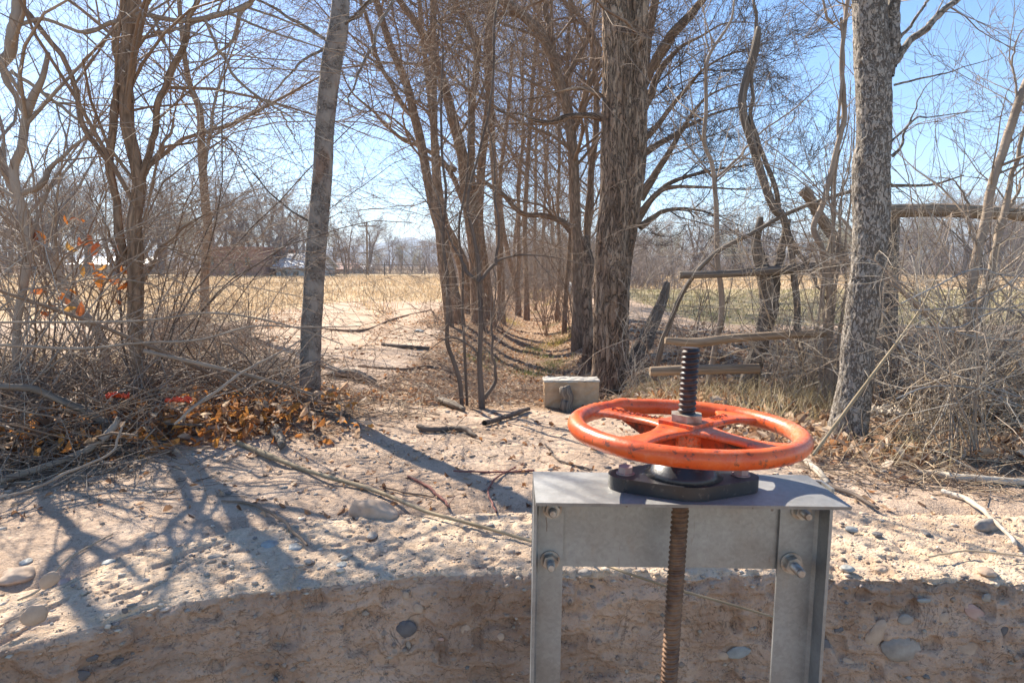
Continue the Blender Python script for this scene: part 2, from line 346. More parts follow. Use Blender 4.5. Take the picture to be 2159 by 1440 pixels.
c = s.mix(s.math('MULTIPLY', s.ramp(s.vor(v, 120), [(.12, .8), (.2, 0)]), s.ramp(s.noise(v, 30, 2), [(.48, 0), (.56, 1)])), c, s.mix(s.vor(v, 120, 'F1', 'Color'), (.12, .10, .09), (.62, .5, .4)))
M['rough_concrete'] = s.fin(c, .95, s.bump(h, 1., .010), None, .1)
simple('pebble', (.22, .19, .165), (.42, .36, .30), 26, .7, .3, kind='Object'); simple('pebble_tan', (.36, .25, .175), (.55, .41, .30), 22, .75, .3, kind='Object')
simple('pebble_blue', (.20, .21, .205), (.38, .38, .36), 26, .6, .3, kind='Object'); simple('pebble_dark', (.09, .085, .09), (.18, .165, .16), 26, .6, .3, kind='Object')
simple('pebble_rose', (.42, .25, .20), (.54, .38, .31), 22, .75, .3, kind='Object')
# metals
s = NB('galvanised'); v = s.co('Object'); n1 = s.noise(v, 9, 5, .6); n2 = s.noise(v, 90, 4, .7); n3 = s.noise(s.co('Object', (1, 1, .2)), 30, 4, .7)
c = s.mix(s.ramp(n1, [(.3, 0), (.7, 1)]), (.27, .265, .255), (.42, .415, .40)); c = s.mix(s.ramp(n2, [(.3, .2), (.6, 0)]), c, (.22, .22, .22))
sp_ = s.n('SeparateColor'); s.l(s.vor(v, 150, 'F1', 'Color'), sp_.inputs[0]); c = s.mix(.10, c, sp_.outputs[0], 'SOFT_LIGHT')
sz = s.n('SeparateXYZ'); s.l(v, sz.inputs[0]); wob = s.math('MULTIPLY', s.math('SUBTRACT', s.noise(v, 45, 3), .5), .010)
def drip(x0, z0, z1, w_, col, k):
    global c
    dx = s.math('ABSOLUTE', s.math('SUBTRACT', s.math('ADD', sz.outputs[0], wob), x0)); m1 = s.math('LESS_THAN', dx, w_); m2 = s.math('MULTIPLY', s.math('LESS_THAN', sz.outputs[2], z0), s.math('GREATER_THAN', sz.outputs[2], z1))
    c = s.mix(s.math('MULTIPLY', s.math('MULTIPLY', m1, m2), k), c, col)
for x0, z0, z1, w_ in ((-.117, -.004, -.040, .0022), (.073, -.018, -.043, .0018), (.102, -.004, -.016, .0016), (.207, -.022, -.075, .0032), (-.247, -.09, -.12, .0012)): drip(x0, z0, z1, w_*.8, (.15, .08, .055), .65)
c = s.mix(s.ramp(s.noise(s.co('Object', (1, 1, .35)), 16, 5, .7), [(.56, 0), (.72, .55)]), c, (.36, .30, .25))
c = s.mix(s.ramp(n3, [(.66, 0), (.74, .7)]), c, (.20, .13, .10))
M['galvanised'] = s.fin(c, s.ramp(n1, [(.3, .42), (.7, .6)]), s.bump(n2, .15, .001), .55, .5)
s = NB('bolt_steel'); n = s.noise(s.co('Object'), 60, 4); M['bolt_steel'] = s.fin(s.mix(s.ramp(n, [(.4, 0), (.7, 1)]), (.5, .47, .43), (.28, .20, .15)), .45, s.bump(n, .3, .001), .6, .5)
s = NB('orange_paint'); v = s.co('Object'); n1 = s.noise(v, 14, 5, .65); n2 = s.noise(v, 60, 5, .7); n3 = s.noise(v, 200, 3)
c = s.mix(s.ramp(n1, [(.35, 0), (.65, 1)]), (.68, .080, .012), (.84, .15, .030)); c = s.mix(s.ramp(n2, [(.55, 0), (.75, .55)]), c, (.78, .27, .15))
c = s.mix(s.math('MULTIPLY', s.ramp(n2, [(.36, 1), (.42, 0)]), .85), c, (.16, .055, .03))
sz = s.n('SeparateXYZ'); s.l(s.co('Object'), sz.inputs[0]); rr_ = s.math('SQRT', s.math('ADD', s.math('POWER', sz.outputs[0], 2.), s.math('POWER', sz.outputs[1], 2.)))
hubm = s.math('MULTIPLY', s.ramp(rr_, [(.03, 1), (.09, 0)]), s.ramp(n2, [(.48, 0), (.56, 1)])); c = s.mix(s.math('MULTIPLY', hubm, .7), c, (.20, .075, .045))
c = s.mix(s.math('MULTIPLY', s.ramp(s.noise(v, 8, 4), [(.5, 0), (.68, .5)]), s.ramp(n3, [(.4, 0), (.6, 1)])), c, (.62, .36, .26))
M['orange_paint'] = s.fin(c, s.ramp(n2, [(.3, .28), (.7, .45)]), s.bump(s.math('ADD', n2, s.math('MULTIPLY', n3, .4)), .35, .0016), 0, .5)
s = NB('orange_worn'); v = s.co('Object'); n2 = s.noise(v, 34, 5, .7)
M['orange_worn'] = s.fin(s.mix(s.ramp(n2, [(.42, 0), (.58, 1)]), (.50, .07, .02), (.07, .035, .025)), .6, s.bump(n2, .5, .003))
s = NB('black_iron'); v = s.co('Object'); n2 = s.noise(v, 70, 5, .7); n1 = s.noise(v, 12, 4)
c = s.mix(s.ramp(n2, [(.58, 0), (.74, .55)]), (.018, .018, .022), (.22, .19, .17)); M['black_iron'] = s.fin(c, s.ramp(n1, [(.3, .25), (.7, .5)]), s.bump(n2, .3, .0015), 0, .6)
s = NB('stem_rust'); v = s.co('Object'); n1 = s.noise(v, 30, 5, .7); sx = s.n('SeparateXYZ'); s.l(s.co('Object'), sx.inputs[0])
c = s.mix(s.ramp(n1, [(.35, 0), (.65, 1)]), (.10, .05, .028), (.26, .15, .085))
g = s.ramp(s.math('ADD', sx.outputs[2], s.math('MULTIPLY', n1, .12)), [(.10, 0), (.16, 1)]); c = s.mix(g, c, s.mix(s.ramp(n1, [(.45, 0), (.7, 1)]), (.025, .022, .024), (.12, .07, .05)))
M['stem_rust'] = s.fin(c, s.ramp(n1, [(.3, .35), (.7, .7)]), s.bump(n1, .4, .0015), .2, .5)
s = NB('nut_steel'); n = s.noise(s.co('Object'), 50, 4); M['nut_steel'] = s.fin(s.mix(s.ramp(n, [(.4, 0), (.65, 1)]), (.42, .38, .30), (.24, .14, .10)), .5, s.bump(n, .4, .001), .4, .5)
simple('bolt_pink', (.30, .20, .19), (.42, .33, .30), 60, .5, .3, kind='Object', spec=.5)
simple('concrete_block', (.40, .26, .15), (.56, .39, .25), 16, .95, .6, .006, kind='Object')
simple('block_top', (.44, .39, .33), (.60, .55, .48), 30, .95, .8, .008, kind='Object')
simple('adobe', (.30, .145, .095), (.40, .215, .145), .8, .9, .2, kind='Object')
simple('roof_metal', (.62, .58, .56), (.72, .69, .67), .5, .45, .05, kind='Object', spec=.5)
simple('roof_red', (.42, .22, .18), (.52, .30, .25), .5, .6, .05, kind='Object')
simple('stucco', (.42, .38, .34), (.54, .50, .45), .6, .9, .1, kind='Object')
simple('dark_glass', (.03, .035, .04), (.05, .055, .06), 2, .15, .0, kind='Object', spec=.6)
simple('mountain', (.10, .13, .12), (.20, .19, .16), .004, 1, .3, 20, kind='Object')
simple('plastic_sheet', (.60, .60, .60), (.82, .82, .82), 20, .35, .5, .01, kind='Object', spec=.5)
simple('red_plastic', (.72, .06, .012), (.85, .12, .03), 12, .35, .2, .004, kind='Object', spec=.5)
simple('black_rubber', (.02, .02, .02), (.06, .055, .05), 20, .6, .3, kind='Object')

# ------------------------------------------------------------------ ground
def litter_mask(x, y):
    d = np.abs(x-xc(y)); a = (1-sstep(.9, 1.5, d))*sstep(4.0, 4.8, y)*(1-sstep(35, 45, y))
    lb = (1-sstep(.3, .9, np.abs(x-xc(y)+1.3)))*sstep(8.5, 10.5, y)*(1-sstep(24, 34, y))
    left = sstep(-.55, -1.0, x)*sstep(2.75, 3.05, y+.12*x)*(1-sstep(4.2, 5.2, y))
    right = sstep(.9, 1.3, x)*sstep(2.6, 3.0, y)*(1-sstep(8, 11, y))
    r2 = sstep(1.3, 1.7, x)*sstep(2.25, 2.6, y)*(1-sstep(8, 11, y))
    edge = np.exp(-((y-4.05)/.35)**2)*sstep(-1.0, -.6, x)*(1-sstep(.9, 1.2, x))*.75
    rut = np.exp(-((x-xc(y)+1.75+.016*(y-5)**2)/.22)**2)*sstep(5.5, 7, y)*(1-sstep(16, 19, y))*.5
    rt2 = np.exp(-((x-xc(y)+3.3+.022*(y-5)**2)/.5)**2)*sstep(5, 7, y)*(1-sstep(12, 16, y))*.5
    return np.clip(np.maximum.reduce([a, lb*.85, left, right, r2*.8, edge, rut, rt2]), 0, 1)
def straw_mask(x, y):
    l = sstep(-1.2, -2.4, x-xc(y))*sstep(15, 19, y+.8*np.sin(x*.3))
    l = np.maximum(l, sstep(-3.6, -5.4, x+.25*np.sin(y))*sstep(9.5, 12, y))
    l = np.maximum(l, .5*np.exp(-((x-xc(y)+1.9+.016*(y-5)**2)/.35)**2)*sstep(8, 11, y)*(1-sstep(17, 20, y)))
    r = sstep(2.0, 3.0, x-xc(y))*sstep(24, 30, y)
    return np.clip(np.maximum.reduce([l, r, sstep(40, 46, y)]), 0, 1)
def green_mask(x, y):
    r = sstep(2.2, 3.2, x-xc(y))*sstep(9, 12, y)*(1-sstep(24, 30, y))
    far = sstep(55, 60, y)*(1-sstep(64, 70, y))*.55*(x < 0)
    return np.clip(np.maximum(r, far), 0, 1)
ny, nx = 620, 520
yy = np.concatenate([1.0*np.exp(np.linspace(0, math.log(160/1.0), ny-30)), 160*np.exp(np.linspace(.12, math.log(2100/160), 30))]); uu = np.linspace(-1, 1, nx); uu = np.sign(uu)*np.abs(uu)**1.15
X = uu[None, :]*(1.35*yy[:, None]+1.6); Yg = np.broadcast_to(yy[:, None], X.shape); Z = gz(X, Yg)
Z = np.where(Yg > 150, -.12, Z)
i, j = np.meshgrid(np.arange(ny-1), np.arange(nx-1), indexing='ij'); q = np.stack([i*nx+j, i*nx+j+1, (i+1)*nx+j+1, (i+1)*nx+j], -1).reshape(-1, 4)
V = np.stack([X, Yg, Z], -1).reshape(-1, 3); tint = np.stack([litter_mask(X, Yg), straw_mask(X, Yg), green_mask(X, Yg), np.ones_like(X)], -1).reshape(-1, 4)
structure(mesh_np('ground', V, q, M['ground'], col=tint))
n = 60; X, Yg = np.meshgrid(np.linspace(-14, 14, n), np.linspace(-12, 4, n)); Z = -1.35+.05*fbm(X, Yg, 0, 3, 4)
i, j = np.meshgrid(np.arange(n-1), np.arange(n-1), indexing='ij'); q = np.stack([i*n+j, i*n+j+1, (i+1)*n+j+1, (i+1)*n+j], -1).reshape(-1, 4)
structure(mesh_np('channel_bed', np.stack([X, Yg, Z], -1).reshape(-1, 3), q, M['ground'], col=np.tile([1, 0, 0, 1.], (n*n, 1))))  # floor out of view, tinted dark litter brown to lessen bounce on the wall

# ------------------------------------------------------------------ retaining wall with embedded stones
nx = 1000; xs = np.linspace(-2.3, 2.5, nx)
tt = np.concatenate([np.linspace(.75, .035, 150), np.linspace(.03, -.03, 24)[1:], np.linspace(-.035, -.55, 150), np.linspace(-.56, -1.4, 40)])
lip = .024
E = ye(xs); dE = np.gradient(E, xs); nxn = dE/np.sqrt(1+dE**2); nyn = -1/np.sqrt(1+dE**2)   # outward normal of the face
xx = xs[None, :]; t = tt[:, None]
top = np.clip((t-(-lip*.5))/(lip*1.5), 0, 1)
back = np.maximum(t, 0); down = np.minimum(t, 0)
# rounded lip: distance behind the edge and depth
rnd = lip*np.exp(-np.abs(t)/lip)
PX = np.broadcast_to(xx, (len(tt), nx)) + 0*t; PY = E[None, :]+back+rnd*.35
PZ = down - rnd*.35 - .09*sstep(.42, .75, back)
rag = .030*fbm(xx*4.5, 3.3, 0, 4, 21)+.022*fbm(xx*19, 1.3, 0, 4, 22, .65)
fr = np.exp(-np.maximum(-t, 0)/.25)*np.exp(-np.maximum(t, 0)/.12)
PY = PY + rag*fr
isf = sstep(.012, -.012, t)
dn = .018*fbm(xx*3.2, t*3.2+7, 0, 4, 31)+.011*fbm(xx*13, t*13, 0, 4, 33)+.006*fbm(xx*48, t*48, 0, 3, 35)
strat = .016*(np.abs(fbm(xx*2.5, t*16, 0, 4, 61))-.25)+.010*np.abs(fbm(xx*9, t*26, 0, 3, 62)); dn = dn+isf*strat
pit = -.022*sstep(.66, .80, vn(xx*22, t*22, 0, 41))-.006*sstep(.7, .85, vn(xx*60, t*60, 0, 42))
dn = (dn+pit*.8)*(.55+.45*isf)
PX = PX + isf*nxn[None, :]*dn; PY = PY + isf*nyn[None, :]*dn
PZ = PZ + (1-isf)*(dn*1.0+.012*fbm(xx*1.6, t*2, 0, 2, 51))
ny = len(tt); i, j = np.meshgrid(np.arange(ny-1), np.arange(nx-1), indexing='ij'); q = np.stack([i*nx+j, (i+1)*nx+j, (i+1)*nx+j+1, i*nx+j+1], -1).reshape(-1, 4)
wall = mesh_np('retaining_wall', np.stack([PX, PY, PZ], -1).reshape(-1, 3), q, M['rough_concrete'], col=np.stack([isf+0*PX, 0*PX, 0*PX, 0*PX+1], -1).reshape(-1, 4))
tag(wall, 'rough earthen concrete retaining wall with embedded river stones behind the gate', 'wall')
def pebble(name, px, py, wpx, hpx, mat, parent, face=False, rot=0., seed=0, flat=.5):
    """stone lying on the top (or set in the face) of the wall, sized from the photo"""
    if face: 
        d = ray(px, py); Y = 1.6
        for _ in range(20): Y = float(ye(d[0]*Y/d[1]))
        p = at(px, py, Y)
    else: p = gh(px, py); 
    if not face and p[1] < ye(p[0])+.6: d = ray(px, py); p = np.array([0, 0, H])+d*(-H/d[2])
    m = mpp(px, py, p[1]); a = wpx*.5*m; b = hpx*.5*m
    nu, nv = 36, 22; th, ph = np.meshgrid(np.linspace(0, 2*math.pi, nu, endpoint=False), np.linspace(-math.pi/2, math.pi/2, nv))
    S = np.stack([np.cos(ph)*np.cos(th), np.cos(ph)*np.sin(th), np.sin(ph)], -1)
    r = 1+.24*fbm(S[..., 0]*1.3+seed, S[..., 1]*1.3, S[..., 2]*1.3, 2, seed)+.09*fbm(S[..., 0]*4+seed, S[..., 1]*4, S[..., 2]*4, 2, seed)
    S = S*r[..., None]
    if face: sc3 = (a, min(a, b)*.38, b)
    else: sc3 = (a, b*1.25/max(.35, -ray(px, py)[2])*.55, a*flat)
    S = S*np.array(sc3); c_, s_ = math.cos(rot), math.sin(rot)
    if face: S = np.stack([S[..., 0]*c_-S[..., 2]*s_, S[..., 1], S[..., 0]*s_+S[..., 2]*c_], -1)
    else: S = np.stack([S[..., 0]*c_-S[..., 1]*s_, S[..., 0]*s_+S[..., 1]*c_, S[..., 2]], -1)
    i, j = np.meshgrid(np.arange(nv-1), np.arange(nu), indexing='ij'); q = np.stack([i*nu+j, i*nu+(j+1) % nu, (i+1)*nu+(j+1) % nu, (i+1)*nu+j], -1).reshape(-1, 4)
    o = mesh_np(name, S.reshape(-1, 3), q, M[mat], parent); o.location = p+np.array([0, .006 if face else 0, 0 if face else a*flat*(.22 if wpx < 30 else 0)]); return o
P_ = ['pebble', 'pebble_tan', 'pebble_blue', 'pebble_dark', 'pebble_rose']
for k, a in enumerate([(1900, 1371, 82, 62, 0, -.2), (2046, 1378, 82, 60, 1, .1), (1852, 1335, 40, 60, 1, -.5), (1912, 1308, 34, 24, 0, 0), (2060, 1295, 50, 26, 4, -.6), (1740, 1365, 26, 36, 3, 0),
        (2122, 1330, 22, 30, 3, 0), (1990, 1305, 30, 24, 1, 0), (1770, 1330, 20, 14, 3, .3), (1560, 1378, 48, 26, 2, .2), (1525, 1385, 26, 18, 1, 0), (1790, 1400, 30, 20, 1, -.4), (2110, 1420, 40, 26, 3, 0),
        (70, 1300, 66, 40, 1, .4), (170, 1345, 24, 16, 3, 0), (185, 1390, 40, 16, 3, .2), (240, 1400, 40, 14, 3, .5), (160, 1430, 60, 26, 3, .3), (310, 1405, 26, 16, 3, .1), (260, 1290, 14, 12, 3, .1),
        (550, 1296, 40, 14, 2, .2), (855, 1328, 44, 42, 3, .1), (980, 1330, 20, 24, 1, -.5), (855, 1257, 16, 16, 1, 0), (700, 1310, 22, 18, 1, 0), (705, 1270, 20, 14, 1, 0), (880, 1285, 26, 22, 1, -.7), (640, 1300, 18, 14, 3, 0),
        (720, 1387, 18, 10, 3, 0), (770, 1295, 16, 10, 0, 0), (930, 1350, 14, 8, 4, 0), (1055, 1345, 18, 18, 1, 0), (860, 1360, 10, 18, 0, .2), (580, 1390, 16, 10, 3, 0), (1475, 1295, 22, 14, 3, 0), (1600, 1270, 26, 12, 2, 0),
        (2085, 1262, 24, 20, 0, -.4), (1870, 1255, 18, 10, 0, 0), (1950, 1268, 30, 10, 2, 0), (100, 1225, 50, 30, 1, .5), (415, 1330, 20, 12, 0, 0), (1340, 1330, 14, 12, 1, 0)]):
    pebble('embedded_stone', a[0], a[1], a[2], a[3], P_[a[4]], wall, True, a[5], k)
SL = [(790, 1083, 110, 30, 1, 'large smooth tan boulder half buried beside the long olive stick'), (568, 1150, 36, 26, 2, 'bluish grey pebble in sunlight left of the forked trunk shadow'), (622, 1156, 28, 22, 2, 'bluish oval pebble at the tip of the curved brown stick'),
      (722, 1194, 34, 20, 2, 'flat blue grey stone near the wall edge below the tan boulder'), (785, 1130, 22, 20, 0, 'round olive brown pebble just below the tan boulder'), (822, 1185, 22, 12, 1, 'small smooth pebble close to the wall edge left of the gate'),
      (930, 1164, 20, 10, 2, 'small pale grey pebble left of the gate post'), (650, 1185, 18, 12, 0, 'small grey pebble between two bluish stones'), (612, 1184, 12, 10, 1, 'tiny brown pebble under the oval bluish one'),
      (1787, 1200, 26, 20, 2, 'pale round pebble near the edge right of the gate'), (1858, 1202, 26, 14, 1, 'brown pebble on the wall edge right of the pale round one'), (1850, 1127, 18, 12, 3, 'small dark grey pebble on the sand right of the gate'),
      (1796, 1117, 26, 12, 2, 'flat greenish pebble right of the galvanised plate'), (1955, 1126, 14, 9, 3, 'tiny dark pebble in the sun at the right'), (2080, 1110, 60, 16, 0, 'long pale stone lying against the sticks at right'),
      (2080, 1205, 34, 26, 1, 'rounded tan stone on the wall corner at far right'), (56, 1186, 24, 20, 2, 'blue grey pebble near the left edge of the picture'), (230, 1188, 26, 18, 2, 'blue grey pebble touching a thin stick, left sand'),
      (35, 1215, 60, 46, 1, 'big pale stone near the left edge half sunk in sand'), (135, 1228, 22, 22, 4, 'round pinkish stone on the left part of the wall'), (455, 1176, 34, 14, 0, 'elongated light stone in sunlit sand left of the bluish pebbles'),
      (1340, 1192, 0, 0, 0, ''), (1235, 1207, 30, 16, 0, 'pale chip of stone seen through the gate frame'), (885, 700, 20, 14, 2, 'white rounded rock beside the leaves on the dirt path'),
      (320, 1130, 30, 14, 0, 'low rough stone in the dappled shade at left')]
for k, a in enumerate(SL):
    if a[2]: tag(pebble('pebble' if a[2] < 50 else 'boulder', a[0], a[1], a[2], a[3], P_[a[4]], None, False, .3*((k % 3)-1), 60+k), a[5], 'stone', 'loose stones lying on the wall top')

def lumps(name, P, size, cols, mat, parent=None, flat=.6):
    n = len(P); O = np.array([(1, 0, 0), (-1, 0, 0), (0, 1, 0), (0, -1, 0), (0, 0, 1), (0, 0, -1), (.6, .6, .5), (-.6, .6, .5), (-.6, -.6, .5), (.6, -.6, .5)], float)
    V = O[None]*(1+rng.normal(size=(n, 10, 1))*.16)*size[:, None, None]*np.stack([rng.uniform(.7, 1.3, n), rng.uniform(.7, 1.3, n), rng.uniform(flat*.6, flat*1.2, n)], 1)[:, None, :]
    a = rng.uniform(0, 6.28, n)[:, None]; V = np.stack([V[..., 0]*np.cos(a)-V[..., 1]*np.sin(a), V[..., 0]*np.sin(a)+V[..., 1]*np.cos(a), V[..., 2]], -1)+P[:, None]
    Fx = np.array([(0, 2, 6), (2, 1, 7), (1, 3, 8), (3, 0, 9), (6, 2, 4), (2, 7, 4), (7, 1, 4), (1, 8, 4), (8, 3, 4), (3, 9, 4), (9, 0, 4), (0, 6, 4), (2, 0, 5), (1, 2, 5), (3, 1, 5), (0, 3, 5)])
    return mesh_np(name, V.reshape(-1, 3), (Fx[None]+(np.arange(n)*10)[:, None, None]).reshape(-1, 3), mat, parent, True, col=np.repeat(np.concatenate([cols, np.ones((n, 1))], 1), 10, 0))
nL = 5200; ix = rng.integers(0, nx, nL); it = np.clip((rng.random(nL)**.8*172).astype(int), 0, ny-1); n2 = 1500; ix2 = rng.integers(0, nx, n2); it2 = rng.integers(168, 310, n2)
WP = np.stack([PX, PY, PZ], -1); STN = [(.46, .34, .25), (.56, .43, .33), (.36, .33, .30), (.66, .54, .42), (.24, .20, .18)]
def pal(n): return np.clip(np.array(STN)[rng.choice(5, n, p=[.3, .3, .12, .2, .08])]*(1+rng.normal(size=(n, 1))*.12), .02, .9)
g_ = lumps('surface_gravel', WP[it, ix]+[0, 0, .001], .0016+.010*rng.random(nL)**5, pal(nL), M['grit'], wall); g_['kind'] = 'stuff'
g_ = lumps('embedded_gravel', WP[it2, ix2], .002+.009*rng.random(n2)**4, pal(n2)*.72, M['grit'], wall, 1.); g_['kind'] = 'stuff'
nL = 9000; gy_ = rng.uniform(2.0, 5.5, nL); gx_ = rng.uniform(-3.2, 3.4, nL); PG = np.column_stack([gx_, gy_, gz(gx_, gy_)+.001]); PG = PG[PG[:, 2] > -.9]
o = lumps('gravel', PG, .002+.013*rng.random(len(PG))**5, pal(len(PG)), M['grit']); o['kind'] = 'stuff'; o['label'] = 'fine gravel and clods of earth scattered over the sand'; o['category'] = 'gravel'

# ------------------------------------------------------------------ small solid helper
import bmesh
def solid(name, mat, parent, fn, bevel=0., smooth=False, loc=(0, 0, 0), rot=(0, 0, 0), seg=2):
    bm = bmesh.new(); fn(bm)
    if bevel: bmesh.ops.bevel(bm, geom=[e for e in bm.edges if e.calc_length() > bevel*2.2 and len(e.link_faces) == 2 and e.calc_face_angle(0) > .5], offset=bevel, segments=seg, affect='EDGES', profile=.6, clamp_overlap=True)
    bmesh.ops.recalc_face_normals(bm, faces=bm.faces)
    me = bpy.data.meshes.new(name); bm.to_mesh(me); bm.free(); me.materials.append(mat)
    for p in me.polygons: p.use_smooth = smooth
    o = bpy.data.objects.new(name, me); COL.objects.link(o); o.parent = parent; o.location = loc; o.rotation_euler = rot; return o
def bx(bm, x0, x1, y0, y1, z0, z1):
    v = [bm.verts.new(p) for p in ((x0, y0, z0), (x1, y0, z0), (x1, y1, z0), (x0, y1, z0), (x0, y0, z1), (x1, y0, z1), (x1, y1, z1), (x0, y1, z1))]
    for f in ((3, 2, 1, 0), (4, 5, 6, 7), (0, 1, 5, 4), (1, 2, 6, 5), (2, 3, 7, 6), (3, 0, 4, 7)): bm.faces.new([v[i] for i in f])
def prism(bm, poly, z0, z1, top_scale=1., T=None):
    """extruded outline; T maps (x,y,z)"""
    T = T or (lambda p: p); n = len(poly)
    a = [bm.verts.new(T((x, y, z0))) for x, y in poly]; b = [bm.verts.new(T((x*top_scale, y*top_scale, z1))) for x, y in poly]
    bm.faces.new(a[::-1]); bm.faces.new(b)
    for i in range(n): bm.faces.new((a[i], a[(i+1) % n], b[(i+1) % n], b[i]))
def lathe(bm, prof, n=32, T=None):
    T = T or (lambda p: p); rings = []
    for r, z in prof: rings.append([bm.verts.new(T((r*math.cos(2*math.pi*k/n), r*math.sin(2*math.pi*k/n), z))) for k in range(n)])
    for a, b in zip(rings, rings[1:]):
        for k in range(n): bm.faces.new((a[k], a[(k+1) % n], b[(k+1) % n], b[k]))
    bm.faces.new(rings[0][::-1]); bm.faces.new(rings[-1])
def hexa(r): return [(r*math.cos(math.pi/3*k+.3), r*math.sin(math.pi/3*k+.3)) for k in range(6)]

# ------------------------------------------------------------------ the sluice gate
GY0 = 1.150; GD = .186                      # front edge of the top plate and its depth
a = at(1130, 1061, GY0); b = at(1797, 1067, GY0)
GZ = (a[2]+b[2])/2; GX0, GX1 = a[0], b[0]
gx = (GX0+GX1)/2; W2 = (GX1-GX0)/2
gate = thing('sluice_gate', 'galvanised steel irrigation gate frame with round orange handwheel on a screw stem', 'irrigation gate', (gx, GY0+GD/2, GZ), rot=(0, R(.8), 0))
hy = GD/2
def plate(bm):
    t_ = .0065; prof = [(-hy, 0), (-hy+.002, -t_), (hy-t_, -t_), (hy-t_, -.196), (hy, -.196), (hy, -.004), (hy-.004, 0)]
    A = [[bm.verts.new((x, y, z)) for y, z in prof] for x in (-W2, W2)]; n = len(prof)
    for i in range(n): bm.faces.new((A[0][i], A[1][i], A[1][(i+1) % n], A[0][(i+1) % n]))
    bm.faces.new(A[0]); bm.faces.new(A[1][::-1])
o = solid('top_angle', M['galvanised'], gate, plate, .0015)
# posts: face leg against the back web, outer leg towards the viewer
def post(side, xin, xout, ytop):
    t_ = .006; yb = hy-.0095; lw = .056
    def fn(bm):
        z1 = -.0075; z0 = -1.5
        if side < 0: poly = [(xout, yb), (xout, yb-lw), (xout+t_, yb-lw), (xout+t_, yb-t_-.006), (xout+t_+.006, yb-t_), (xin, yb-t_), (xin, yb)]
        else: poly = [(xin, yb), (xin, yb-t_), (xout-t_-.006, yb-t_), (xout-t_, yb-t_-.006), (xout-t_, yb-lw), (xout, yb-lw), (xout, yb)]
        prism(bm, poly, z0, z1)
    return solid('frame_post', M['galvanised'], gate, fn, .0012, rot=(0, 0, 0))
def gl(px, py, Y):      # photo point at distance Y in gate-local coordinates
    p = at(px, py, Y); dx, dz = p[0]-gx, p[2]-GZ; c_, s_ = math.cos(R(.8)), math.sin(R(.8)); return dx*c_-dz*s_, dx*s_+dz*c_
YF = GY0+GD-.012
xl0 = gl(1124, 1150, YF-.05)[0]; xl1 = gl(1187, 1150, YF)[0]; xr0 = gl(1640, 1150, YF)[0]; xr1 = gl(1750, 1150, YF-.05)[0]
pl = post(-1, xl1, xl0, 0); pr = post(1, xr0, xr1, 0)
def bolt(parent, px, py, L, rr, Ysurf, washer=True):
    x, z = gl(px, py, Ysurf)
    T = lambda p: (p[0]+x, -p[2]+(Ysurf-GY0-GD/2), p[1]+z)
    def fn(bm):
        if washer: lathe(bm, [(rr*2.3, 0), (rr*2.3, .0025)], 28, T)
        prism(bm, hexa(rr*1.85), .0026, .0026+rr*1.7, 1., T)
        pr_ = []
        for k in range(int(L/.0022)): pr_ += [(rr, rr*1.7+.003+k*.0022), (rr*.86, rr*1.7+.003+k*.0022+.0011)]
        pr_ += [(rr*.9, L+rr*1.7+.004), (rr*.7, L+rr*1.7+.006)]; lathe(bm, pr_, 24, T)
    return solid('bolt', M['bolt_steel'], parent, fn)
YS = GY0+GD-.0165
bolt(pl, 1160, 1180, .020, .0085, YS); bolt(pr, 1668, 1186, .030, .0095, YS); bolt(pl, 1164, 1072, .012, .0085, YS); bolt(pr, 1688, 1075, .020, .0085, YS)
# stem axis
sa = gl(1457, 733, GY0+hy); sb = gl(1410, 1440, GY0+hy); zt = sa[1]; zb = -1.15
lean = (sa[0]-sb[0])/(sa[1]-sb[1]); sx0 = sa[0]-lean*zt
def stem_mesh():
    n = int((zt-zb)/.0012); k = 30; z = np.linspace(zb, zt, n)[:, None]; th = (np.arange(k)*2*math.pi/k)[None, :]
    pitch = .0098; ph = (z/pitch - th/(2*math.pi)) % 1; tri = np.clip(1.5*np.abs(ph-.5)*2-.3, 0, 1)
    r = .0163-.0030*tri; r = r*np.where(z > zt-.004, .93, 1)
    r = r+.0004*vn(z*200, np.cos(th)*3+5, np.sin(th)*3+5, 5)
    V = np.stack([sx0+lean*z+r*np.cos(th), r*np.sin(th), np.broadcast_to(z, r.shape)], -1).reshape(-1, 3); V = np.vstack([V, [sx0+lean*zt, 0, zt+.001]])
    i, j = np.meshgrid(np.arange(n-1), np.arange(k), indexing='ij'); q = np.stack([i*k+j, i*k+(j+1) % k, (i+1)*k+(j+1) % k, (i+1)*k+j], -1).reshape(-1, 4)
    j = np.arange(k); cap = np.stack([(n-1)*k+j, (n-1)*k+(j+1) % k, np.full(k, n*k), np.full(k, n*k)], -1)[:, :3]
    o = mesh_np('threaded_stem', V, q, M['stem_rust'], gate)
    bm = bmesh.new(); bm.from_mesh(o.data); bm.verts.ensure_lookup_table(); bm.faces.new([bm.verts[(n-1)*k+q_] for q_ in range(k)]); bm.to_mesh(o.data); bm.free()
    return o
stem_mesh()
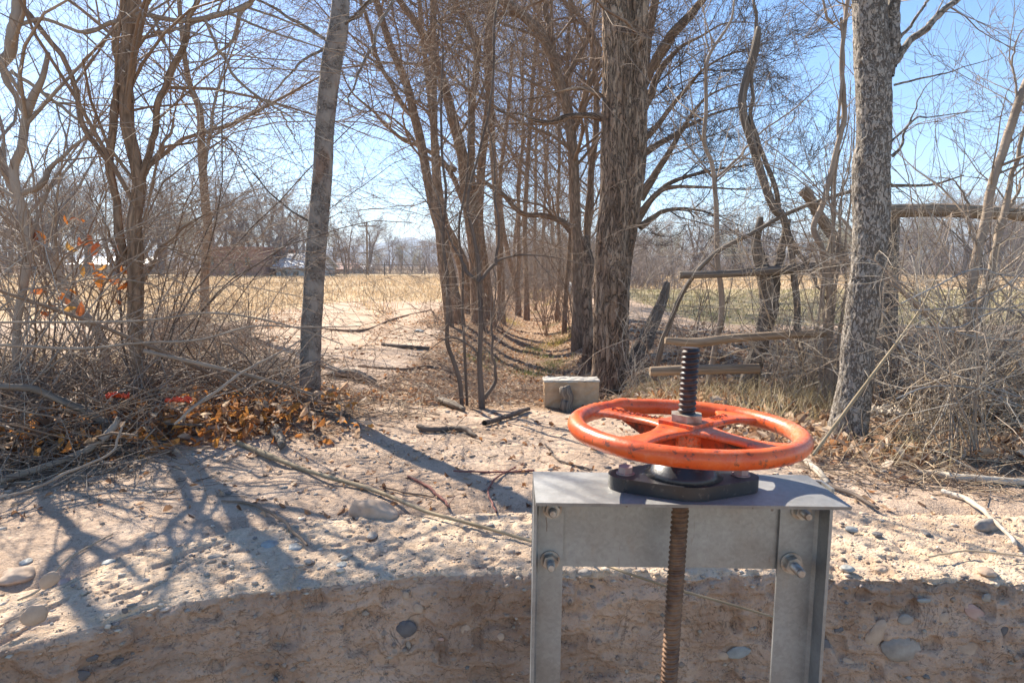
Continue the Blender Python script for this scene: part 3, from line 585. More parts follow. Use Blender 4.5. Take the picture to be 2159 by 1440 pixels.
# black flange on the plate
fx = gl(1440, 1005, GY0+hy)[0]
def flange(bm):
    def outline(rc, rt, L, n=20):
        pts = []
        for k in range(n+1):                     # right lobe, front lobe, left, back
            a_ = -math.pi*.36+2*math.pi*.36*k/n; pts.append((L+rt*math.cos(a_), rt*math.sin(a_)))
        for k in range(n+1):
            a_ = math.pi*.36+math.pi*.28*k/n; pts.append((rc*math.cos(a_), rc*math.sin(a_)))
        for k in range(n+1):
            a_ = math.pi*.64+2*math.pi*.36*k/n; pts.append((-L+rt*math.cos(a_), rt*math.sin(a_)))
        for k in range(n+1):
            a_ = -math.pi*.64+math.pi*.28*k/n; pts.append((rc*math.cos(a_), rc*math.sin(a_)))
        return pts
    prism(bm, outline(.079, .036, .104), .0005, .0255)
fl = solid('mounting_flange', M['black_iron'], gate, flange, .003, loc=(fx, 0, 0), seg=3)
solid('boss', M['black_iron'], fl, lambda bm: lathe(bm, [(.072, .0257), (.060, .034), (.056, .046), (.044, .049), (.043, .062), (.030, .064)], 48), .0, True)
for sx in (-1, 1):
    solid('flange_bolt', M['bolt_pink'], fl, lambda bm: (lathe(bm, [(.017, .0257), (.017, .028)], 24), prism(bm, hexa(.0145), .0282, .040)), .001, loc=(sx*.108, 0, 0))
# handwheel
wc = gl(1462, 905, GY0+hy); HZ = wc[1]-.0; wx = sx0+lean*HZ
wheel = None
def hub(bm):
    lathe(bm, [(.030, -.075), (.036, -.060), (.036, .0)], 32)
    c = .036; prism(bm, [(c*math.cos(a_), c*math.sin(a_)) for a_ in [math.pi/2*k+R(43+5) for k in range(4)]], -.02, .012)
    prism(bm, [(.051*math.cos(a_), .051*math.sin(a_)) for a_ in [math.pi/2*k+R(43+45) for k in range(4)]], .0, .0165)
wheel = solid('handwheel', M['orange_paint'], gate, hub, .002, loc=(wx, 0, HZ), rot=(0, R(1.0), 0))
RM, rt = .2025, .0165
def rim():
    n, k = 220, 28; A = np.linspace(0, 2*math.pi, n, endpoint=False)[:, None]; B = (np.arange(k)*2*math.pi/k)[None, :]
    rr = rt*(1+.02*fbm(A*12, np.cos(B)+2, np.sin(B), 3, 6)) + .0035*np.exp(-((A-R(117))/R(6))**4)*np.clip(np.sin(B), 0, 1) + .0012*np.exp(-((A-R(138))/R(9))**2)*np.sin(A*150)*np.clip(np.sin(B), 0, 1)
    V = np.stack([(RM+rr*np.cos(B))*np.cos(A), (RM+rr*np.cos(B))*np.sin(A), rr*np.sin(B)+0*A], -1)
    i, j = np.meshgrid(np.arange(n), np.arange(k), indexing='ij'); q = np.stack([i*k+j, ((i+1) % n)*k+j, ((i+1) % n)*k+(j+1) % k, i*k+(j+1) % k], -1).reshape(-1, 4)
    return mesh_np('rim', V.reshape(-1, 3), q, M['orange_paint'], wheel)
rim()
SPA = [43, 133, 223, 313]
for s_i, ang in enumerate(SPA):
    L = 40; rad = np.linspace(.026, RM-.004, L); f = (rad-rad[0])/(rad[-1]-rad[0])
    hw = .0185+.022*np.exp(-((f)/.2)**1.5)+.048*np.exp(-((1-f)/.17)**1.3)
    zt_ = .0115-.004*f - .003*np.sin(f*math.pi); th_ = .013+0*f
    prof = []      # cross-section of a crowned bar
    for a_ in np.linspace(0, math.pi*2, 16, endpoint=False):
        cx, cz = math.cos(a_), math.sin(a_); prof.append((np.sign(cx)*abs(cx)**.55, np.sign(cz)*abs(cz)**.7))
    prof = np.array(prof); V = np.stack([np.broadcast_to(rad[:, None], (L, 16)), hw[:, None]*prof[None, :, 0], (zt_-.0065)[:, None]+.0065*prof[None, :, 1]], -1)
    ca, sa_ = math.cos(R(ang)), math.sin(R(ang)); V = np.stack([V[..., 0]*ca-V[..., 1]*sa_, V[..., 0]*sa_+V[..., 1]*ca, V[..., 2]], -1)
    i, j = np.meshgrid(np.arange(L-1), np.arange(16), indexing='ij'); q = np.stack([i*16+j, (i+1)*16+j, (i+1)*16+(j+1) % 16, i*16+(j+1) % 16], -1).reshape(-1, 4)
    so = mesh_np('spoke', V.reshape(-1, 3), q, M['orange_paint'], wheel)
    # deep web below the spoke
    def web(bm, ang=ang):
        c_, q_ = math.cos(R(ang)), math.sin(R(ang)); t_ = .0035
        pr_ = [(.022, -.070), (.040, -.062), (.085, -.034), (.15, -.008), (.19, -.002), (.19, .0), (.022, .002)]
        for sgn in (0,):
            A = [bm.verts.new((r*c_+t_*q_, r*q_-t_*c_, z)) for r, z in pr_]; Bv = [bm.verts.new((r*c_-t_*q_, r*q_+t_*c_, z)) for r, z in pr_]
            bm.faces.new(A); bm.faces.new(Bv[::-1]); n = len(pr_)
            for i in range(n): bm.faces.new((A[i], Bv[i], Bv[(i+1) % n], A[(i+1) % n]))
    solid('spoke_web', M['orange_worn'], wheel, web)
def lettering(txt, ang, flip):
    cu = bpy.data.curves.new('lettering', 'FONT'); cu.body = txt; cu.size = .0185; cu.extrude = .0009; cu.align_x = 'CENTER'; cu.align_y = 'CENTER'; cu.space_character = 1.1
    tmp = bpy.data.objects.new('tmp', cu); COL.objects.link(tmp); bpy.context.view_layer.update()
    me = bpy.data.meshes.new_from_object(tmp.evaluated_get(bpy.context.evaluated_depsgraph_get())); bpy.data.objects.remove(tmp); bpy.data.curves.remove(cu)
    me.materials.append(M['orange_worn']); me.name = 'lettering'
    o = bpy.data.objects.new('lettering', me); COL.objects.link(o); o.parent = wheel
    r = .118; o.location = (r*math.cos(R(ang)), r*math.sin(R(ang)), .0090); o.rotation_euler = (0, 0, R(ang+(180 if flip else 0)))
lettering('OPEN RIGHT', 133, True); lettering('5757.7', 43, False)
solid('stem_nut', M['nut_steel'], wheel, lambda bm: prism(bm, hexa(.031), .0168, .030), .002)

# ------------------------------------------------------------------ leaves
def leaf_mesh(name, P, size, cols, mat, parent=None, origin=(0, 0, 0), flat=.5, spread=None):
    n = len(P); L = size[:, None]
    d = rng.normal(size=(n, 3)); d[:, 2] *= flat; d /= np.linalg.norm(d, axis=1, keepdims=True)
    u = rng.normal(size=(n, 3))*np.array([1, 1, flat*.8]); sd_ = np.cross(d, np.cross(u, d)); sd_ /= np.linalg.norm(sd_, axis=1, keepdims=True)+1e-9
    nn = np.cross(d, sd_); c = rng.uniform(-1.1, 1.1, n)[:, None]; fold = rng.uniform(-.3, .9, n)[:, None]; wd = rng.uniform(.2, .62, n)[:, None]
    K = [(-.5, 0, 0), (-.22, -.8, 1), (-.22, .8, 1), (-.2, 0, 0), (.12, -1, 1), (.12, 1, 1), (.12, 0, 0), (.36, -.55, .8), (.36, .55, .8), (.5, 0, 0)]
    V = np.stack([P + d*L*a + sd_*L*wd*b_*.5*1.0 + nn*L*(fold*abs(b_)*.5*e + c*(a*a*1.2)) for a, b_, e in K], 1)
    Fx = np.array([(0, 1, 3), (0, 3, 2), (1, 4, 6), (1, 6, 3), (3, 6, 5), (3, 5, 2), (4, 7, 6), (6, 8, 5), (7, 9, 6), (6, 9, 8)])
    Fa = (Fx[None]+(np.arange(n)*10)[:, None, None]).reshape(-1, 3)
    C = np.repeat(np.concatenate([cols, np.ones((n, 1))], 1), 10, 0)
    return mesh_np(name, V.reshape(-1, 3)-np.asarray(origin), Fa, mat, parent, False, col=C)
def palette(n, cols, wts, jit=.15):
    c = np.array(cols)[rng.choice(len(cols), n, p=np.array(wts)/sum(wts))]
    return np.clip(c*(1+rng.normal(size=(n, 1))*jit), .005, .95)
BROWN = [(.44, .25, .14), (.32, .17, .09), (.58, .41, .27), (.68, .55, .42), (.20, .11, .07), (.52, .24, .09)]
ORNG = [(.58, .24, .07), (.42, .21, .10), (.70, .32, .08), (.52, .36, .24), (.18, .10, .06), (.66, .52, .38)]

# scatter by pixels of a rejection mask on the ground
def scatter(n, xr, yr, mask, pw=1.):
    out = []
    while sum(len(a) for a in out) < n:
        y = yr[0]*(yr[1]/yr[0])**rng.random(n*2); x = rng.uniform(xr[0], xr[1], n*2)
        m = mask(x, y) > rng.random(n*2); x, y = x[m], y[m]; out.append(np.stack([x, y], 1))
    p = np.concatenate(out)[:n]; return np.column_stack([p, gz(p[:, 0], p[:, 1])])
lm = lambda x, y: litter_mask(x, y)*sstep(.30, .55, fbm(x*1.6, y*1.6, 0, 3, 77)*.5+.55)
vis = lambda x, y: (np.abs(x) < y*.95+.6)
P = scatter(26000, (-6, 6), (3.9, 26), lambda x, y: lm(x, y)*vis(x, y)*sstep(3.8, 4.1, y)); P[:, 2] += rng.random(len(P))*.02
o = leaf_mesh('leaf_litter', P, rng.uniform(.025, .06, len(P)), palette(len(P), BROWN, (3, 2, 3.5, 4, 1.2, .7), .2), M['leaf'], flat=.35); tag(o, 'brown fallen leaves carpeting the dry ditch and its banks', 'leaf litter', kind='stuff')
P = scatter(9500, (-4.2, -.35), (2.55, 4.3), lambda x, y: sstep(0, .35, y-(2.78+.16*(x+1.2)-.35*sstep(-1.1, -2.4, x)))*(1-sstep(3.9, 4.4, y))*vis(x, y)*(.25+.75*sstep(-.95, -1.3, x))*sstep(-.65, -1.0, x+ .3*(y-3.4))); P[:, 2] += rng.random(len(P))**1.6*.12
o = leaf_mesh('leaf_drift', P, rng.uniform(.02, .075, len(P))**1, palette(len(P), ORNG, (4, 3, 2.2, 3, 2.5, 1.6), .25), M['leaf'], flat=.8); tag(o, 'drift of curled orange brown leaves under the brush pile', 'leaf litter', kind='stuff')
P = scatter(6500, (.9, 4.6), (2.3, 5.0), lambda x, y: sstep(0, .4, y-(2.55-.25*sstep(1.5, 2.4, x)))*vis(x, y)*sstep(.35, .6, fbm(x*2.5, y*2.5, 0, 3, 12)*.5+.55)); P[:, 2] += rng.random(len(P))**2*.06
o = leaf_mesh('dry_leaf_litter', P, rng.uniform(.03, .07, len(P)), palette(len(P), BROWN, (2, 1.2, 4, 4, 1, .5)), M['leaf'], flat=.8); tag(o, 'pale crumpled leaves heaped at the foot of the flaky barked tree', 'leaf litter', kind='stuff')
P = scatter(900, (-2.2, 1.6), (2.1, 3.9), lambda x, y: .6+0*x); P[:, 2] += .006
o = leaf_mesh('scattered_leaves', P, rng.uniform(.015, .04, len(P)), palette(len(P), BROWN, (3, 2, 3, 1, 2, 1)), M['leaf'], flat=.3); tag(o, 'few small leaf scraps scattered over the bare sand', 'leaf litter', kind='stuff')

# ------------------------------------------------------------------ grass
def blades(name, P, hgt, wid, cols, lean=.35, n_seg=2):
    n = len(P); a = rng.uniform(0, math.pi*2, n); side = np.stack([np.cos(a), np.sin(a), 0*a], 1)
    ln = rng.normal(size=(n, 3))*lean; ln[:, 2] = 1; ln /= np.linalg.norm(ln, axis=1, keepdims=True)
    dr = rng.normal(size=(n, 3))*lean*.8; dr[:, 2] = -.15
    h = hgt[:, None]; w_ = wid[:, None]*.5
    m = P+ln*h*.55; t_ = P+ln*h+dr*h*.4
    V = np.stack([P-side*w_, P+side*w_, m+side*w_*.7, m-side*w_*.7, t_], 1)
    F1 = (np.array([(0, 1, 2), (0, 2, 3), (3, 2, 4)])[None]+(np.arange(n)*5)[:, None, None]).reshape(-1, 3)
    return mesh_np(name, V.reshape(-1, 3), F1, M['grass'], None, False, col=np.repeat(np.concatenate([cols, np.ones((n, 1))], 1), 5, 0))
STRAW = [(.66, .49, .30), (.54, .39, .23), (.76, .61, .41), (.42, .29, .17)]
P = scatter(70000, (-75, 75), (12, 62), lambda x, y: straw_mask(x, y)*(np.abs(x) < y*.85+2)*(.25+.75*(fbm(x*.35, y*.35, 0, 3, 5) > -.12)))
dist = P[:, 1]; o = blades('dry_grass', P, rng.uniform(.08, .24, len(P)), dist*.0009+.004, palette(len(P), STRAW, (3, 2, 3, 1), .12)); tag(o, 'straw coloured dry grass covering the open fields', 'grass', kind='stuff')
P = scatter(9000, (2, 30), (8, 26), lambda x, y: green_mask(x, y)*vis(x, y)*.9); o = blades('short_grass', P, rng.uniform(.05, .13, len(P)), P[:, 1]*.0008+.003, palette(len(P), [(.20, .21, .07), (.46, .36, .20), (.34, .30, .13)], (1, 3, 1.5))); tag(o, 'short green and brown pasture grass beyond the right fence', 'grass', kind='stuff')
def clumps(name, spots, per, hh, cols, wts, label, spread=.12, wid=.005):
    Q = []
    for px, py in spots:
        p = gh(px, py); q = p[None]+rng.normal(size=(per, 3))*np.array([spread, spread, 0]); q[:, 2] = gz(q[:, 0], q[:, 1]); Q.append(q)
    Q = np.concatenate(Q); o = blades(name, Q, rng.uniform(hh*.4, hh, len(Q)), np.full(len(Q), wid), palette(len(Q), cols, wts), .6); tag(o, label, 'weeds', kind='stuff')
GRN = [(.22, .26, .08), (.34, .34, .12), (.30, .26, .13)]
clumps('green_weeds', [(1010, 770), (1030, 755), (1120, 745), (1135, 740), (1150, 770), (1165, 775), (1185, 765), (1175, 785), (1110, 790), (1128, 795), (1190, 700), (1130, 660), (1125, 645), (1135, 635), (1160, 690), (1150, 755)], 85, .12, GRN, (2, 2, 1), 'small green weeds growing in the dry ditch bed', .11)
clumps('golden_weeds', [(1125, 620), (1140, 615), (1118, 630), (1070, 680), (1160, 640), (1190, 720), (1170, 730)], 160, .22, [(.50, .44, .12), (.56, .40, .16)], (2, 1), 'yellow green weeds along the middle of the ditch', .14)
clumps('straw_tufts', [(1640, 850), (1680, 840), (1720, 830), (1700, 860), (1660, 880), (1740, 860), (1600, 860), (1540, 840), (1760, 800), (1720, 780), (1240, 815), (1255, 825), (1440, 840), (1480, 850), (1580, 880), (1900, 960), (2000, 900), (1350, 830), (1380, 830)], 130, .22, [(.50, .40, .22), (.62, .52, .34), (.36, .27, .15)], (2, 2, 1), 'dry straw tufts at the foot of the fence brush', .12, .004)
clumps('straw_undergrowth', [(60, 770), (120, 760), (200, 780), (260, 760), (340, 790), (420, 770), (480, 800), (540, 780), (90, 720), (250, 720), (400, 740), (30, 760)], 220, .22, [(.50, .40, .24), (.60, .50, .34), (.30, .21, .12)], (2, 2, 1), 'matted dry grass inside the left brush', .28, .005)

# ------------------------------------------------------------------ brush piles and ground sticks (uncountable)
def sticks(name, mats, n, region, hmax, L, r, label, wig=.5, cat='brush', up=.35):
    """region: function n -> xy"""
    T = [Tubes() for _ in mats]; xy = region(n)
    a = rng.uniform(0, math.pi*2, n); d = np.stack([np.cos(a), np.sin(a), rng.normal(size=n)*up], 1); d /= np.linalg.norm(d, axis=1, keepdims=True)
    LL = rng.uniform(L[0], L[1], n); npt = 8
    h = rng.random(n)**1.5*hmax
    p0 = np.column_stack([xy, gz(xy[:, 0], xy[:, 1])+h])
    D = d[:, None]+np.cumsum(rng.normal(size=(n, npt-1, 3))*wig/math.sqrt(npt), 1); D /= np.linalg.norm(D, axis=2, keepdims=True)
    Q = np.concatenate([p0[:, None], p0[:, None]+np.cumsum(D*(LL/(npt-1))[:, None, None], 1)], 1); Q -= (Q.mean(1)-p0)[:, None]*np.array([1, 1, .6])
    gq = gz(Q[..., 0], Q[..., 1]); Q[..., 2] = np.maximum(Q[..., 2], np.where(gq < -1, 0, gq)+.003)
    RR = rng.uniform(r[0], r[1], n)[:, None]**1*np.linspace(1, .4, npt)[None]
    cut = np.array_split(np.arange(n), len(mats)); root = None
    for k, (c_, m) in enumerate(zip(cut, mats)):
        o = Tubes().add(Q[c_], RR[c_], 5).build(name if k == 0 else 'stick_tangle', M[m], root)
        if k == 0: root = o
        else: o['kind'] = 'stuff'
    tag(root, label, cat, kind='stuff'); return root
def reg(pxs):
    def f(n):
        out = []
        for _ in range(n):
            a, b, c_, d_ = pxs[rng.integers(len(pxs))]; px = rng.uniform(a, c_); py = rng.uniform(b, d_)
            dd = ray(px, py); t_ = (H+.06)/-dd[2]; out.append((dd[0]*t_, dd[1]*t_))
        return np.array(out)
    return f
sticks('brush_pile', ['twig_grey', 'twig_dark', 'twig_brown', 'twig_brown'], 2300, reg([(-200, 720, 380, 950), (-150, 800, 560, 920), (-200, 850, 250, 1010), (-200, 900, 300, 1000), (250, 740, 620, 860), (250, 830, 640, 930)]), .20, (.25, 1.1), (.0012, .0055), 'tangled pile of dead grey branches over leaves at lower left', .7)
sticks('front_twigs', ['twig_dark', 'twig_brown', 'twig_grey'], 900, reg([(-150, 900, 330, 1040), (200, 870, 640, 950), (-150, 960, 220, 1060)]), .07, (.12, .6), (.0008, .0032), 'dark dead twigs spilling from the left brush pile onto the sand', .8, up=.3)
sticks('far_brush_pile', ['twig_brown', 'twig_grey'], 900, reg([(330, 690, 540, 745), (250, 680, 420, 735)]), .30, (.4, 1.1), (.0014, .004), 'low heap of twiggy prunings on the dirt beside the left thicket', .6, up=.15)
sticks('right_brush', ['twig_pale', 'twig_grey', 'twig_dark', 'twig_tan'], 1900, reg([(1850, 720, 2300, 960), (1900, 800, 2400, 1010), (1600, 720, 1900, 880), (1850, 720, 2300, 960)]), .40, (.2, .9), (.0009, .0032), 'mass of dry twigs and vines below the right fence', .9, up=.8)
sticks('twig_litter', ['twig_dark', 'twig_brown', 'twig_pale'], 1500, reg([(560, 860, 1150, 1010), (600, 800, 1250, 870), (1690, 940, 2200, 1090), (0, 960, 500, 1080), (650, 640, 1200, 800)]), .004, (.02, .14), (.0006, .0018), 'small broken twigs scattered over the sand', .6, 'twigs', .05)
sticks('sapling_twigs', ['twig_brown', 'twig_dark', 'twig_tan'], 500, reg([(1690, 930, 1950, 1060), (1900, 980, 2200, 1080), (640, 860, 900, 920)]), .02, (.06, .4), (.0008, .0026), 'small broken sticks lying around the right end of the plate', .7, 'twigs', .1)
sticks('bank_twigs', ['twig_grey', 'twig_brown'], 900, reg([(560, 780, 900, 870), (880, 820, 1260, 870), (930, 640, 1040, 760), (1180, 700, 1250, 830)]), .10, (.15, .6), (.001, .003), 'fine fallen twigs along the lip of the ditch', .6, 'twigs', .3)

# ------------------------------------------------------------------ single fallen branches
def lay(pxs, n=40, lift=.006):
    """polyline lying on the ground through photo pixels [(x,y,w)]"""
    out = []
    for x, y, w_ in pxs:
        p = gh(x, y)
        if p[1] < ye(p[0])+.55: d = ray(x, y); p = np.array([0, 0, H])+d*(-(H-.004)/d[2])
        out.append([p[0], p[1], p[2]+w_*.5*mpp(x, y, p[1])+lift, w_*.5*mpp(x, y, p[1])])
    S = resample(out, n); return S[:, :3], S[:, 3]
def fallen(pxs, mat, label, twigs=0, name='fallen_branch', Y=None, k=9, group=None, tl=(.05, .2), wob=.006, mixed=None):
    if Y is None: P, r = lay(pxs)
    else: P, r = pline(pxs, *(Y if isinstance(Y, tuple) else (Y,)), n=40)
    s = rng.integers(999); L_ = np.linspace(0, 1, len(P)); P = P+np.stack([wob*fbm(L_*9, s, 0, 2, 1), wob*fbm(L_*9, s+3, 0, 2, 2), 0*L_], 1)
    r = r*(1+.15*fbm(L_*30, s+9, 0, 2, 4))
    T = Tubes().add(P, r, k)
    o = P[0].copy(); ob = T.build(name, M[mat], None, o); ob.location = o
    if twigs:
        Q, RR = spawn(P, r, twigs, tl, (30, 65), .1, 1, .4, (0, 0, 0), 6, .5)
        Q[..., 2] = np.maximum(Q[..., 2], np.minimum(P[:, 2].min(), 0)-.01)
        if twigs > 14: Tubes().add(Q, RR, 4).build('twigs', M[mat], ob, o)
        else:
            for q_, r_ in zip(Q, RR): Tubes().add(q_, r_, 5).build('twig', M[mat], ob, o)
    tag(ob, label, 'branch', group or 'fallen branches on the ground'); return ob
# the long olive stick lies on the sand, then juts out over the wall edge
P0, r0 = lay([(495, 937, 9), (560, 966, 11), (650, 1000, 9), (790, 1042, 9), (900, 1086, 8), (1000, 1113, 7), (1120, 1148, 7), (1230, 1180, 6)], 34)
P1, r1 = pline([(1315, 1205, 6), (1420, 1240, 5), (1530, 1271, 5), (1625, 1299, 4), (1680, 1318, 2)], 1.575, 1.54, 16)
Ps = np.vstack([P0, P1]); rs_ = np.concatenate([r0, r1])*(1+.25*(rng.random(50) > .85)); o = Tubes().add(resample(np.column_stack([Ps, rs_]), 90)[:, :3], resample(np.column_stack([Ps, rs_]), 90)[:, 3], 9).build('long_stick', M['stick_olive'])
tag(o, 'long straight olive stick crossing the sand and passing behind the gate', 'stick')
fallen([(880, 906, 11), (905, 914, 12), (950, 912, 11), (985, 914, 12), (1003, 925, 6)], 'twig_dark', 'thick black stick on the sand left of centre', 3)
fallen([(1022, 900, 12), (1060, 888, 11), (1095, 876, 12), (1115, 868, 8)], 'twig_dark', 'short dark knobby stick pointing up at the ditch lip', 2)
fallen([(470, 1060, 4), (540, 1072, 6), (590, 1100, 7), (620, 1130, 6), (650, 1155, 5)], 'twig_brown', 'curved brown stick ending at a bluish pebble', 0)
fallen([(955, 998, 4), (1040, 1000, 4), (1125, 998, 5)], 'twig_red', 'thin straight red twig touching the gate from the left', 3, tl=(.03, .08))
fallen([(1088, 990, 3), (1050, 1010, 4), (1030, 1040, 4), (1045, 1085, 4)], 'twig_red', 'thin red twig bent like a hook on the sand', 1, tl=(.03, .06))
fallen([(860, 1008, 4), (900, 1030, 6), (935, 1060, 6), (950, 1075, 3)], 'twig_red', 'short red twig across the trunk shadow', 4, tl=(.03, .08))
fallen([(800, 1030, 3), (860, 1044, 5), (915, 1052, 4)], 'twig_brown', 'small twiggy piece lying beside the olive stick', 4, tl=(.03, .08))
fallen([(0, 1012, 16), (90, 985, 15), (180, 950, 15), (235, 905, 14), (250, 880, 12)], 'twig_grey', 'thick grey limb across the lower left brush pile', 3, Y=(2.45, 2.75))
fallen([(0, 1050, 4), (70, 1030, 6), (130, 1000, 6), (180, 980, 5), (240, 950, 5), (255, 900, 4)], 'twig_grey', 'grey bent vine sweeping from the left edge over the sand', 2, Y=(2.2, 2.45))
fallen([(0, 613, 7), (200, 683, 8), (367, 753, 8), (500, 817, 8), (547, 850, 7)], 'twig_brown', 'long brown pole slanting down through the brush pile', 3, Y=(3.0, 3.5))
fallen([(300, 740, 9), (433, 770, 9), (567, 803, 9), (668, 835, 7)], 'twig_grey', 'straight grey branch ending at the leaning smooth trunk', 5, Y=(3.0, 3.5))
fallen([(0, 680, 5), (290, 677, 5), (433, 660, 4), (533, 670, 4), (633, 693, 3), (725, 727, 2)], 'twig_grey', 'long thin whip arching over the brush towards the smooth trunk', 14, Y=(2.8, 3.1))
fallen([(0, 727, 6), (167, 735, 6), (300, 723, 5), (417, 717, 5), (533, 688, 4), (633, 690, 3), (760, 688, 2)], 'twig_grey', 'nearly level grey whip running from the left edge past the trunk', 10, Y=(2.7, 3.2))
fallen([(0, 815, 14), (60, 818, 16), (115, 838, 16), (170, 862, 18), (220, 890, 18), (262, 905, 14)], 'bark_dead', 'rotting dark limb lying in leaves at left', 2, Y=(2.7, 2.9))
fallen([(640, 715, 3), (540, 770, 5), (490, 800, 6), (420, 850, 6), (365, 895, 5)], 'twig_grey', 'thin branch leaning down left in front of the brush', 4, Y=(3.0, 2.6), wob=.012)
fallen([(1560, 700, 5), (1620, 760, 5), (1700, 790, 6)], 'twig_pale', 'thin pale branch across the base of the dead stump', 4, Y=4.3)
fallen([(1714, 959, 7), (1764, 892, 7), (1832, 801, 7), (1899, 711, 5), (1945, 643, 4), (1988, 553, 3)], 'stick_olive', 'long thin cane leaning up across the flaky barked trunk', 2, Y=(2.55, 2.9), wob=.0)
fallen([(1930, 1000, 8), (1990, 1013, 16), (2080, 1022, 16), (2200, 1030, 16)], 'twig_pale', 'thick white grey branch lying at the right edge', 2)
fallen([(1985, 1044, 10), (2035, 1060, 11), (2085, 1095, 10), (2145, 1155, 8)], 'twig_pale', 'pale sawn branch pointing down to the wall corner', 2)
fallen([(1690, 965, 6), (1745, 1025, 9), (1800, 1050, 9), (1850, 1078, 6)], 'twig_dark', 'dark forked stick lying right behind the gate plate', 5, tl=(.04, .12))
fallen([(1685, 970, 12), (1725, 1005, 14), (1745, 1030, 12)], 'twig_pale', 'short weathered root beside the right end of the plate', 1)
fallen([(1955, 1180, 4), (2040, 1168, 4), (2159, 1178, 4), (2230, 1185, 4)], 'twig_tan', 'thin tan twig hanging over the wall corner at right', 0)
fallen([(1150, 940, 3), (1180, 975, 4), (1250, 995, 4)], 'twig_dark', 'fine dark twig on the sand left of the orange rim', 3, tl=(.03, .08))
fallen([(240, 1130, 3), (150, 1180, 4), (80, 1250, 5), (40, 1270, 4)], 'twig_tan', 'thin tan stick across the stones at lower left', 0)
fallen([(805, 730, 6), (860, 736, 8), (905, 738, 6)], 'twig_dark', 'dark stick lying on the dirt path', 1)
fallen([(640, 690, 4), (760, 700, 5), (830, 675, 4), (910, 655, 3)], 'twig_brown', 'long bare branch lying across the path by the field', 8, tl=(.2, .6))
fallen([(755, 775, 4), (850, 782, 5), (905, 775, 4), (960, 790, 3)], 'twig_brown', 'bent twig lying in front of the sapling on the path', 3, tl=(.1, .2))
fallen([(690, 800, 14), (740, 800, 22), (790, 812, 12)], 'bark_dead', 'small weathered log in the leaves right of the smooth trunk', 3)
fallen([(925, 852, 15), (950, 860, 16), (980, 870, 9)], 'bark_dead', 'grey chunk of log among leaves by the sapling', 1)
fallen([(577, 912, 18), (588, 932, 22), (596, 950, 15)], 'bark_dead', 'dark broken stub standing in the leaf drift', 1)

# ------------------------------------------------------------------ trees traced from the photo
def cull(Q, q, keep=.13):
    zt = .8+.385*Q[..., 1].mean(1)+.35; m = (Q[..., 2].mean(1) < zt) | (rng.random(len(Q)) < keep); return Q[m], q[m]
def bark_disp(amp, fz=.25, f0=60, s=3):
    def f(B, r):
        a = np.abs(fbm(B[..., 0]*f0, B[..., 1]*f0, B[..., 2]*f0*fz, 3, s)); b = fbm(B[..., 0]*9, B[..., 1]*9, B[..., 2]*2.2, 2, s+9)
        return (amp*(.25-2.2*a)*np.minimum(1, .06/np.maximum(r, .01))) + .05*b
    return f
def tree(name, label, cat, stems, barkm, twigm, Yspec, grow, group=None, hi=True, disp=None, leaves=None, base_from=0, kk=20, nn=70, up=(0, 0, .2), wk=1.):
    if group == 'elm trees lining the ditch': wk = .84
    """stems: list of pixel polylines; Yspec per stem (Y0,Y1) or None to stand on the ground under stem 0's first pixel"""
    if Yspec is None:
        p = gh(stems[0][0][0], stems[0][0][1]); Yspec = [(p[1], p[1])]*len(stems)
    if not isinstance(Yspec, list): Yspec = [Yspec]*len(stems)
    Yspec = [y if isinstance(y, tuple) else (y, y) for y in Yspec]
    PP = []; RR = []
    for i, (s_, y_) in enumerate(zip(stems, Yspec)):
        n_ = nn if i == 0 or s_[0][2] > 24 else 34
        a, b = pline([(x_, y__, w_*wk) for x_, y__, w_ in s_], y_[0], y_[1], n_, wob=.012 if n_ == nn else .0035*y_[0]+.01, ground=(i <= base_from))
        if n_ != nn and s_[-1][1] > 20: b = b*np.linspace(1, .35, n_)
        PP.append(a); RR.append(b)
    o = PP[0][0].copy(); root = thing(name, label, cat, o, group)
    T = Tubes()
    for a, b in zip(PP, RR): T.add(a, b, kk if len(a) == nn else 8)
    T.build('trunk', M[barkm], root, o, disp)
    # resample parents to a common length for growing
    A = np.stack([resample(np.column_stack([a, b]), 20) for a, b in zip(PP, RR)]); P, Rr = A[..., :3], A[..., 3]
    C = Tubes(); lev = (P, Rr)
    for g in grow:
        src = g.pop('src', None); base = lev if src is None else (P, Rr)
        npt = g.get('npts', 6); Q, q = cull(*spawn(base[0], base[1], **g)); C.add(Q, q, 5 if g['L'][1] > 1.2 else 3); lev = (Q, q); g.update(src=src) if src else None
    if C.g: C.build('crown', M[twigm], root, o)
    if leaves:
        LP = []
        for x, y, n_, sp_ in leaves:
            c0 = at(x, y, Yspec[0][0]+.05); LP.append(c0[None]+rng.normal(size=(n_, 3))*sp_)
        LP = np.concatenate(LP); leaf_mesh('dried_leaves', LP, rng.uniform(.05, .10, len(LP)), palette(len(LP), [(.62, .22, .05), (.52, .17, .06), (.66, .36, .10)], (2, 2, 1)), M['leaf'], root, o, flat=1.3)
    return root
def G(n, L, **k): d = dict(n=n, L=L); d.update(k); return d
